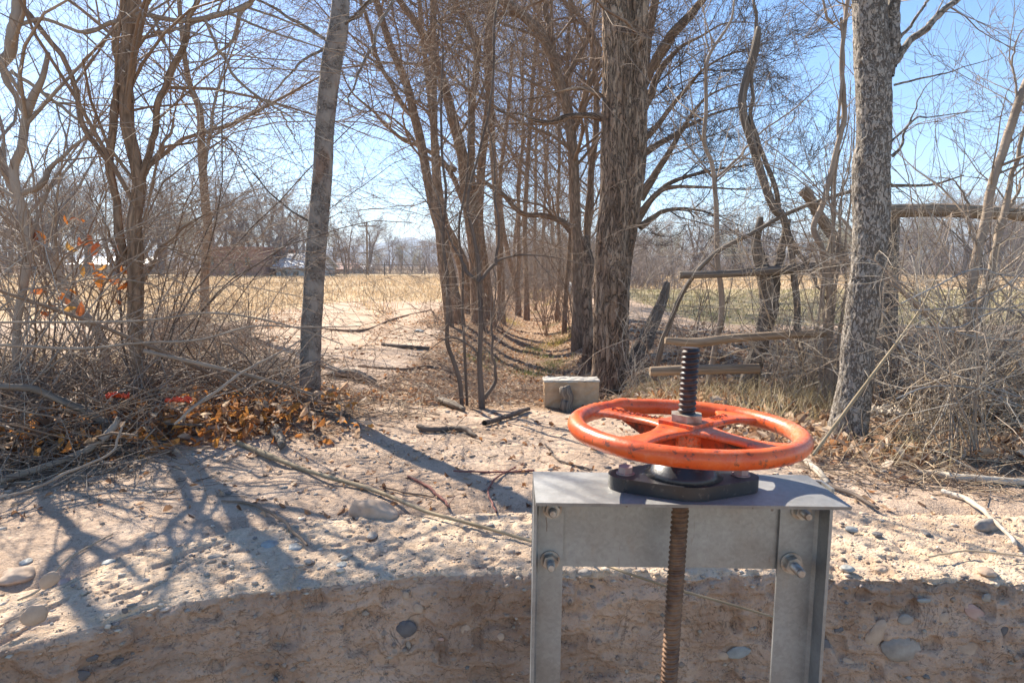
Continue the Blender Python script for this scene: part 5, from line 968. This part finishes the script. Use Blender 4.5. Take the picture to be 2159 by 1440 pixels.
shrub('low pale shrub at the foot of the smooth leaning trunk', 560, 790, 8, (.5, 1.0), ('twig_pale', 'twig_pale'), TL, (.2, 0, 0), (5, 20), .005, -.4, 4.2)
shrub('fine pale shrub at the foot of the large elm', 1330, 820, 9, (.4, .9), ('twig_pale', 'twig_pale'), TR, (.1, 0, 0), (6, 26), .004, -.3, 5.4)
shrub('small grey shrub between the large elm and the screw stem', 1420, 800, 7, (.7, 1.5), ('twig_grey', 'twig_grey'), TR, (0, 0, 0), (5, 20), .006, -.3, 4.9)
shrub('brown branching shrub in front of the dark broken rail', 1480, 760, 11, (.8, 1.7), ('twig_brown', 'twig_brown'), TR, (0, 0, 0), (6, 26), .007, -.2, 5.6)
shrub('grey shrub tangled around the dead stump', 1600, 790, 11, (.7, 1.5), ('twig_grey', 'twig_pale'), TR, (.1, 0, 0), (6, 28), .006, -.3, 4.5)
shrub('dry shrub between the dead stump and the shoots', 1680, 820, 11, (.7, 1.6), ('twig_tan', 'twig_pale'), TR, (0, 0, 0), (7, 30), .005, -.3, 4.1)
shrub('shrub with long twigs reaching right behind the flaky tree', 1900, 800, 12, (1.2, 2.4), ('twig_grey', 'twig_grey'), TR, (.5, 0, 0), (7, 28), .008, -.3, 4.0)
shrub('tangled pale shrub under the brown fence rail', 1960, 880, 12, (.8, 1.6), ('twig_pale', 'twig_pale'), TR, (.2, 0, 0), (7, 28), .006, -.4, 3.3)
shrub('wide twiggy shrub in front of the double grey stems', 2060, 930, 12, (.8, 1.8), ('twig_grey', 'twig_pale'), TR, (0, 0, 0), (7, 28), .006, -.4, 2.9)
shrub('tall shrub at the right picture edge crossing the rail', 2180, 880, 12, (1.4, 2.6), ('twig_grey', 'twig_grey'), TR, (-.25, 0, 0), (7, 28), .009, -.3, 3.3)
shrub('brown shrub behind the fence rail at the right edge', 2080, 760, 12, (1.2, 2.2), ('twig_brown', 'twig_grey'), TR, (0, 0, 0), (7, 28), .008, -.2, 5.0)
shrub('low sprawling vines beside the ditch under the row', 1215, 640, 14, (1.5, 3.2), ('twig_brown', 'twig_grey'), 'vines on the right bank', (0, 0, 0), (8, 36), .010, -.2, 13.)
shrub('grey vines hanging over the right bank farther back', 1250, 640, 14, (2., 4.2), ('twig_grey', 'twig_grey'), 'vines on the right bank', (-.1, 0, 0), (8, 40), .012, -.3, 17.)
shrub('brushy growth at the far end of the ditch', 1185, 610, 16, (2.5, 5), ('twig_grey', 'twig_grey'), 'vines on the right bank', (0, 0, 0), (8, 40), .016, -.3, 25.)
shrub('brushy tangle between the row trunks on the left bank', 1030, 650, 12, (.6, 1.4), ('twig_grey', 'twig_grey'), 'vines on the right bank', (0, 0, 0), (6, 30), .006, -.3, 11.)
shrub('low thorny shrub beside the first slim trunk of the row', 925, 690, 10, (.4, .9), ('twig_grey', 'twig_grey'), 'vines on the right bank', (0, 0, 0), (6, 30), .005, -.3, 10.)
for lab_, x_, y_, Y_ in shr: shrub(lab_, x_, y_, 12, (1.4, 4.0), ('twig_brown', 'twig_grey'), 'vines on the right bank', (0, 0, 0), (8, 34), .011, -.15, Y_)

# ------------------------------------------------------------------ fence, rails, wires
yp = 5.0
fence = thing('rail_fence', 'wooden fence post and weathered top rail behind the flaky barked tree', 'fence', at(1878, 900, yp))
fo = np.array(fence.location)
P, r = pline([(1868, 905, 34), (1874, 700, 33), (1880, 438, 31)], yp, n=40); Tubes().add(P, r, 24).build('fence_post', M['bark_dead'], fence, fo, bark_disp(.06, .06, 50))
P, r = pline([(1840, 446, 28), (1990, 444, 29), (2159, 453, 28), (2400, 462, 28)], yp-.16, yp-.3, n=60); Tubes().add(P, r, 24).build('top_rail', M['timber'], fence, fo, bark_disp(.05, .06, 40))
for pts, Y, mat, lab in [([(1432, 580, 17), (1520, 578, 15), (1640, 570, 20), (1740, 560, 19), (1800, 556, 16)], 4.4, 'bark_dead', 'dark broken rail passing behind the dead stump'),
                         ([(1402, 718, 14), (1470, 722, 19), (1560, 712, 18), (1740, 702, 18)], 4.0, 'timber', 'weathered lower rail crossing behind the dead stump'),
                         ([(1370, 783, 20), (1450, 780, 21), (1600, 777, 21)], 3.9, 'timber', 'pale round rail with a sawn end lowest behind the screw stem')]:
    P, r = pline(pts, Y, n=60); o0 = P[0].copy(); o = Tubes().add(P[::-1], r[::-1], 22).build('fence_rail', M[mat], None, o0, bark_disp(.08, .06, 45)); o.location = o0; tag(o, lab, 'rail', 'fallen fence rails')
# woven wire fence: one thing, wires as its surface
T = Tubes(); yw = 4.75
for zi, z in enumerate([-.02, .12, .26, .40, .56, .74, .92]):
    xs_ = np.linspace(1.0, 5.2, 60); T.add(np.stack([xs_, yw-.35*(xs_-1)/3+.03*fbm(xs_*1.5, zi, 0, 3, 3), g1(2, yw)+z+.04*fbm(xs_*1.2, zi+9, 0, 3, 5)], 1), np.full(60, .0016), 4)
for x in np.arange(1.1, 5.1, .2):
    zz = np.linspace(0, .92, 14); T.add(np.stack([x+.02*fbm(zz*5, x, 0, 2, 3), yw-.35*(x-1)/3+.02*fbm(zz*5, x+4, 0, 2, 6), g1(2, yw)+zz], 1), np.full(14, .0014), 4)
o = T.build('woven_wire_fence', M['wire']); tag(o, 'sagging woven wire mesh stretched beyond the right brush', 'fence')
T = Tubes()
for pts in ([(1900, 640), (1960, 610), (1975, 603), (2030, 575), (2075, 568), (2110, 580), (2200, 585)], [(1975, 603), (1990, 640), (2012, 648), (2060, 630), (2110, 610), (2150, 580), (2190, 560)], [(1920, 655), (2010, 650), (2060, 650), (2120, 653), (2200, 655)], [(1930, 690), (2010, 700), (2070, 712), (2160, 720)], [(2085, 570), (2080, 600), (2100, 640), (2140, 660)], [(2159, 570), (2135, 600), (2130, 640), (2118, 690)], [(1950, 690), (2020, 690), (2075, 665), (2159, 640)], [(2110, 580), (2135, 605), (2159, 615)], [(1880, 720), (1950, 760), (2040, 800), (2160, 840)], [(1890, 840), (1960, 815), (2060, 820), (2160, 860)]):
    P, r = pline([(x, y, 3.4) for x, y in pts], 2.75, 2.95, n=40); T.add(P, r, 5)
o = T.build('wire_coil', M['wire']); tag(o, 'loose twisted strands of old fence wire at the right edge', 'wire')

# ------------------------------------------------------------------ concrete block, litter objects
pB = gh(1150, 860); m = mpp(1150, 860, pB[1]); zg = pB[2]
xb0 = at(1148, 860, pB[1])[0]; xb1 = at(1262, 860, pB[1])[0]; zt_ = at(1150, 806, pB[1])[2]
blk = thing('concrete_block', 'square tan concrete block with a pale broken top beside the large elm', 'concrete block', (xb0, pB[1], zg))
def rough(bm): bmesh.ops.subdivide_edges(bm, edges=bm.edges[:], cuts=10, use_grid_fill=True); [setattr(v_, 'co', v_.co+Vector(rng.normal(size=3)*.0022)) for v_ in bm.verts]
solid('block_body', M['concrete_block'], blk, lambda bm: (bx(bm, 0, xb1-xb0, 0, .13, -.12, zt_-zg), rough(bm)), 0)
solid('mortar_top', M['block_top'], blk, lambda bm: (bx(bm, -.004, xb1-xb0+.004, -.005, .134, zt_-zg+.002, zt_-zg+.011), rough(bm)), 0)
def sheet(name, mat, px, py, sx, sy, h, label, cat, Y=None, seed=0, tilt=0.):
    p = gh(px, py) if Y is None else at(px, py, Y); n = 26; u, v_ = np.meshgrid(np.linspace(-1, 1, n), np.linspace(-1, 1, n))
    z = h*(np.abs(fbm(u*2.5+seed, v_*2.5, 0, 4, seed))*1.6+.3*(1-u*u)); e = 1+.25*fbm(u*3, v_*3, 2, 2, seed+4)
    Vv = np.stack([u*sx*e, v_*sy*e+z*tilt, z], -1).reshape(-1, 3); i, j = np.meshgrid(np.arange(n-1), np.arange(n-1), indexing='ij'); q = np.stack([i*n+j, i*n+j+1, (i+1)*n+j+1, (i+1)*n+j], -1).reshape(-1, 4)
    o = mesh_np(name, Vv, q, M[mat]); o.location = p+np.array([0, 0, .02]); sm = o.modifiers.new('solid', 'SOLIDIFY'); sm.thickness = .0015; return tag(o, label, cat)
sheet('plastic_sheet', 'plastic_sheet', 310, 838, .30, .12, .10, 'crumpled translucent white plastic lying behind the twin trunk foot', 'plastic sheet', seed=3)
sheet('red_scrap', 'red_plastic', 378, 858, .05, .025, .025, 'bright red orange scrap in the leaves right of the twin trunk', 'scrap', seed=8, Y=3.0)
sheet('red_scrap', 'red_plastic', 250, 850, .045, .02, .025, 'orange red scrap in the leaves left of the twin trunk', 'scrap', seed=11, Y=3.0)
sheet('bark_slab', 'twig_pale', 1862, 885, .09, .05, .05, 'pale curved slab of wood behind the flaky tree foot', 'wood slab', seed=21, Y=3.3)
sheet('pale_debris', 'plastic_sheet', 1208, 632, .14, .3, .35, 'whitish blue debris caught in the vines on the right bank', 'debris', seed=14, Y=14.)
p = gh(1308, 832); o = solid('rubber_strip', M['black_rubber'], None, lambda bm: bx(bm, -.13, .13, -.01, .01, 0, .035), .004); o.location = p; o.rotation_euler = (0, .08, .1); tag(o, 'black rubber strip lying at the foot of the large elm', 'rubber strip')

# ------------------------------------------------------------------ far buildings, pole, far fence
def building(label, x0, x1, ytop, ybot, Y, mat, roofm, depth, ridge=0., wins=(), name='house'):
    a = at(x0, ybot, Y); b = at(x1, ybot, Y); zt = at((x0+x1)/2, ytop, Y)[2]; zb_ = -.4; wdt = b[0]-a[0]
    root = thing(name, label, 'building', (a[0], Y, zb_)); hgt = zt-zb_
    solid('walls', M[mat], root, lambda bm: bx(bm, 0, wdt, 0, depth, 0, hgt), .0)
    def rf(bm):
        o_ = .35; e = .12
        if ridge:
            for s_ in (0, 1):
                ys = (-o_, depth/2) if s_ == 0 else (depth+o_, depth/2)
                v_ = [bm.verts.new(p_) for p_ in ((-o_, ys[0], hgt), (wdt+o_, ys[0], hgt), (wdt+o_, ys[1], hgt+ridge), (-o_, ys[1], hgt+ridge), (-o_, ys[0], hgt+e), (wdt+o_, ys[0], hgt+e), (wdt+o_, ys[1], hgt+ridge+e), (-o_, ys[1], hgt+ridge+e))]
                for f_ in ((3, 2, 1, 0), (4, 5, 6, 7), (0, 1, 5, 4), (1, 2, 6, 5), (2, 3, 7, 6), (3, 0, 4, 7)): bm.faces.new([v_[i_] for i_ in f_])
            for xg in (0.02, wdt-.02): bm.faces.new([bm.verts.new((xg, 0, hgt)), bm.verts.new((xg, depth, hgt)), bm.verts.new((xg, depth/2, hgt+ridge))])
        else: bx(bm, -.15, wdt+.15, -.15, depth+.15, hgt+.002, hgt+.25)
    solid('roof', M[roofm], root, rf)
    for (u0, u1, v0, v1, nm) in wins:
        solid(nm, M['dark_glass'], root, lambda bm: bx(bm, u0*wdt, u1*wdt, -.06, .02, v0*hgt, v1*hgt))
    return root
building('long reddish adobe barn beyond the field at left', 432, 556, 527, 584, 57, 'adobe', 'adobe', 9, 0, [(.1, .16, .5, .75, 'window'), (.42, .52, 0, .55, 'door'), (.7, .78, .5, .75, 'window')], 'adobe_barn')
building('pale house with a light metal gable roof beyond the field', 583, 655, 566, 584, 58, 'stucco', 'roof_metal', 8, 1.2, [(.15, .3, 0, .8, 'door'), (.5, .65, .4, .75, 'window')])
building('low shed with whitish roof right of the smooth trunk', 692, 735, 570, 583, 78, 'stucco', 'roof_red', 6, .7, [(.3, .45, .3, .7, 'window')], 'shed')
building('small pale building glimpsed left of the ditch trunks', 745, 772, 570, 582, 84, 'stucco', 'roof_metal', 6, .6, [(.3, .6, .0, .7, 'door')], 'shed')
building('grey outbuilding half hidden by the left thicket', 150, 300, 560, 585, 72, 'stucco', 'roof_metal', 7, .8, [(.3, .4, .3, .7, 'window'), (.6, .7, .3, .7, 'window')])
building('faint white building across the right field', 1895, 1935, 556, 580, 80, 'stucco', 'roof_metal', 6, .6, [(.3, .5, .3, .7, 'window')])
P, r = pline([(775, 586, 4.6), (774, 530, 4.4), (773, 470, 3.6)], 62, n=12); o0 = P[0].copy(); up_ = thing('utility_pole', 'thin brown utility pole at the far edge of the field', 'utility pole', o0)
Tubes().add(P, r, 8).build('pole', M['timber'], up_, o0); Tubes().add(np.stack([P[-1]+[-.8, 0, -.3], P[-1]+[.8, 0, -.3]]), np.full(2, .07), 6).build('cross_arm', M['timber'], up_, o0)
ff = thing('far_fence', 'low pipe fence along the far side of the left field', 'fence', (-40, 63, -.2))
T = Tubes()
for z in (.3, .7, 1.1): T.add(np.array([[-45, 63, z-.2], [-8, 63, z-.2]]), np.full(2, .035), 4)
T.build('rails', M['bark_dead'], ff, (-40, 63, -.2))
for x in np.arange(-45, -7, 3.7): Tubes().add(np.array([[x, 63, -.3], [x, 63, 1.1]]), np.full(2, .06), 5).build('post', M['bark_dead'], ff, (-40, 63, -.2))

# ------------------------------------------------------------------ far trees: variants grown once, then copied
def far_variant(kind, seed):
    global rng
    rng = np.random.default_rng(seed); h = 1.0; n0 = {0: 3, 1: 5, 2: 2}[kind]
    root = thing('far_tree', '', 'tree', (0, 0, 0))
    npt = 12; a = rng.uniform(0, 2*math.pi, n0); e = np.radians(rng.uniform(3, 22 if kind < 2 else 8, n0)); d = np.stack([np.cos(a)*np.sin(e), np.sin(a)*np.sin(e), np.cos(e)], 1)
    LL = rng.uniform(.62, .95, n0); D = d[:, None]+np.cumsum(rng.normal(size=(n0, npt-1, 3))*.35/math.sqrt(npt), 1); D /= np.linalg.norm(D, axis=2, keepdims=True)
    Q = np.concatenate([np.zeros((n0, 1, 3)), np.cumsum(D*(LL/(npt-1))[:, None, None], 1)], 1); Q[:, 0, 2] -= .03; RR = .019*rng.uniform(.7, 1.1, n0)[:, None]*np.linspace(1.2, .3, npt)[None]
    Tubes().add(Q, RR, 7).build('trunk', M['far_bark'], root)
    C = Tubes(); q1, r1 = spawn(Q, RR, 34, (.14, .42), (25, 60), .22, 1, .5, (0, 0, .25), 8, .55, bias=(0, 0, .1), rmin=.001); C.add(q1, r1, 4)
    q2, r2 = spawn(q1, r1, 260, (.07, .2), (20, 55), .15, 1, .5, (0, 0, .15), 6, .6, rmin=.0013); C.add(q2, r2, 3)
    q3, r3 = spawn(q2, r2, 2600, (.03, .10), (20, 55), .1, 1, .4, (0, 0, .1), 4, .7, rmin=.0011); C.add(q3, r3, 3)
    C.build('crown', M['far_twig_olive' if seed % 3 == 0 else 'far_twig'], root); return root
protos = [far_variant(k % 3, 100+k) for k in range(7)]; used = set()
def place_far(v, x, y, hgt, rz, label, group, wide=1.):
    src = protos[v]
    if v in used:
        r_ = src.copy(); COL.objects.link(r_)
        for ch in src.children: c_ = ch.copy(); COL.objects.link(c_); c_.parent = r_
    else: r_ = src; used.add(v)
    r_.location = (x, y, -.15); r_.scale = (hgt*wide, hgt*wide, hgt); r_.rotation_euler = (0, 0, rz); r_['label'] = label; r_['group'] = group
    return r_
rng = np.random.default_rng(55)
# individually traced: px centre, top y, distance, wide
spec = [(770, 446, 68, 1.1, 3), (730, 475, 72, 1.0, 0), (702, 478, 74, 1.0, 6), (745, 490, 80, 1.0, 3), (585, 405, 60, 1.1, 1), (628, 412, 64, 1., 4), (545, 385, 62, 1.1, 1), (480, 380, 60, 1.2, 4), (430, 400, 66, 1.1, 0), (500, 430, 70, 1., 1),
        (820, 505, 82, 1., 0), (845, 510, 84, 1., 1), (868, 500, 82, .8, 2), (888, 508, 86, 1., 4), (905, 512, 84, 1., 0), (800, 515, 88, 1., 2), (930, 500, 80, 1., 1), (960, 505, 80, 1., 4), (1000, 500, 82, 1., 2), (1040, 510, 85, 1., 5),
        (380, 395, 64, 1.1, 5), (330, 380, 60, 1.2, 1), (280, 370, 62, 1.2, 4), (230, 380, 58, 1.2, 0), (170, 360, 60, 1.2, 1), (110, 370, 62, 1.2, 5), (50, 350, 58, 1.2, 4), (0, 360, 60, 1.2, 1), (-60, 350, 60, 1.2, 0), (660, 450, 70, 1, 5), (605, 440, 72, 1., 0), (355, 430, 74, 1., 2), (140, 420, 74, 1, 2), (410, 440, 78, 1., 4)]
for x in range(1330, 2260, 26): spec.append((x+rng.normal()*8, 470+rng.normal()*14-(x > 1950)*25-(x > 2080)*30, rng.uniform(62, 80), rng.uniform(.95, 1.3), int(rng.integers(7))))
for x in range(1080, 1330, 36): spec.append((x, 480+rng.normal()*12, rng.uniform(70, 84), 1.1, int(rng.integers(7))))
marks = [(-200, 330, 'behind the left thicket'), (330, 565, 'near the adobe barn'), (565, 690, 'around the pale gabled house'), (690, 790, 'beside the utility pole'), (790, 915, 'under the distant mountain'), (915, 1080, 'seen between the left bank trunks'), (1080, 1340, 'seen through the ditch row'), (1340, 1560, 'across the right field, left of the stump'), (1560, 1790, 'across the right field behind the shoots'), (1790, 2010, 'across the right field under the brown rail'), (2010, 2400, 'across the field by the double grey stems')]
ORD = ['leftmost', 'second', 'third', 'fourth', 'fifth', 'sixth', 'seventh', 'eighth', 'ninth', 'tenth', 'eleventh', 'twelfth']
spec.sort(key=lambda s_: s_[0])
for a_, b_, txt in marks:
    seg = [s_ for s_ in spec if a_ <= s_[0] < b_]
    for k, (x, yt, Yd, wd, v) in enumerate(seg):
        p = at(x, yt, Yd); label = f"{ORD[k]}{'' if k == 0 else ' from left'} of the bare trees {txt}"
        place_far(v, p[0], Yd, (p[2]+.15)/.98, rng.uniform(0, 6.28), label, 'bare trees beyond the fields', wd)
# uncountable undergrowth along the far field edges
def far_brush(name, xr, Yr, n, h, label):
    x = rng.uniform(*xr, n); y = rng.uniform(*Yr, n); base = np.stack([x, y, np.full(n, -.15)], 1); npt = 5
    d = rng.normal(size=(n, 3))*.45; d[:, 2] = 1; L_ = rng.uniform(h*.3, h, n)*(1+.35*fbm(x*.2, y*.2, 0, 2, 8)); D = d[:, None]+np.cumsum(rng.normal(size=(n, npt-1, 3))*.25, 1); D /= np.linalg.norm(D, axis=2, keepdims=True)
    Q = np.concatenate([base[:, None], base[:, None]+np.cumsum(D*(L_/(npt-1))[:, None, None], 1)], 1); RR = np.full((n, npt), .014)*np.linspace(1, .5, npt)
    T = Tubes().add(Q, RR, 3); q, r = spawn(Q, RR, n*2, (h*.1, h*.35), (20, 60), .2, 1, .4, (0, 0, .1), 4, .8, rmin=.008); T.add(q, r, 3)
    tag(T.build(name, M['far_twig']), label, 'undergrowth', kind='stuff')
far_brush('ditch_end_undergrowth', (-2.5, 7), (27, 44), 2600, 3.0, 'thin grey growth closing the far end of the ditch')
far_brush('far_undergrowth', (-75, 12), (74, 96), 7000, 2.8, 'grey bare undergrowth along the far side of the left field')
far_brush('right_undergrowth', (12, 90), (60, 90), 10000, 3.8, 'grey bare thicket along the far side of the right field')

# ------------------------------------------------------------------ mountains
nx_, ny_ = 260, 40; xs_ = np.linspace(-1300, 750, nx_); ysm = np.linspace(1300, 1800, ny_); X, Yg = np.meshgrid(xs_, ysm)
prof = np.interp(xs_, [at(p_, 0, 1500)[0] for p_ in (-600, 0, 300, 500, 620, 700, 780, 810, 835, 858, 880, 900, 930, 1000, 1200)], [(at(900, p_, 1500)[2]) for p_ in (560, 540, 520, 512, 520, 516, 512, 506, 500, 496, 501, 503, 510, 530, 562)])
Z = prof[None, :]*np.exp(-((Yg-1500)/165)**2)*(1+.10*fbm(X*.012, Yg*.012, 0, 4, 3)) - 6
i, j = np.meshgrid(np.arange(ny_-1), np.arange(nx_-1), indexing='ij'); q = np.stack([i*nx_+j, i*nx_+j+1, (i+1)*nx_+j+1, (i+1)*nx_+j], -1).reshape(-1, 4)
structure(mesh_np('mountains', np.stack([X, Yg, Z], -1).reshape(-1, 3), q, M['mountain']))

hz = solid('haze', bpy.data.materials.new('haze'), None, lambda bm: bx(bm, -1800, 1500, -60, 2300, -12, 82)); hz['kind'] = 'stuff'; hz['label'] = 'thin blue air between the field and the mountains'; hz['category'] = 'haze'
hm = hz.data.materials[0]; hm.use_nodes = True; hm.node_tree.nodes.clear(); ho = hm.node_tree.nodes.new('ShaderNodeOutputMaterial'); hv = hm.node_tree.nodes.new('ShaderNodeVolumePrincipled')
hv.inputs['Color'].default_value = (.72, .82, 1, 1); hv.inputs['Density'].default_value = .0007; hm.node_tree.links.new(hv.outputs[0], ho.inputs['Volume'])
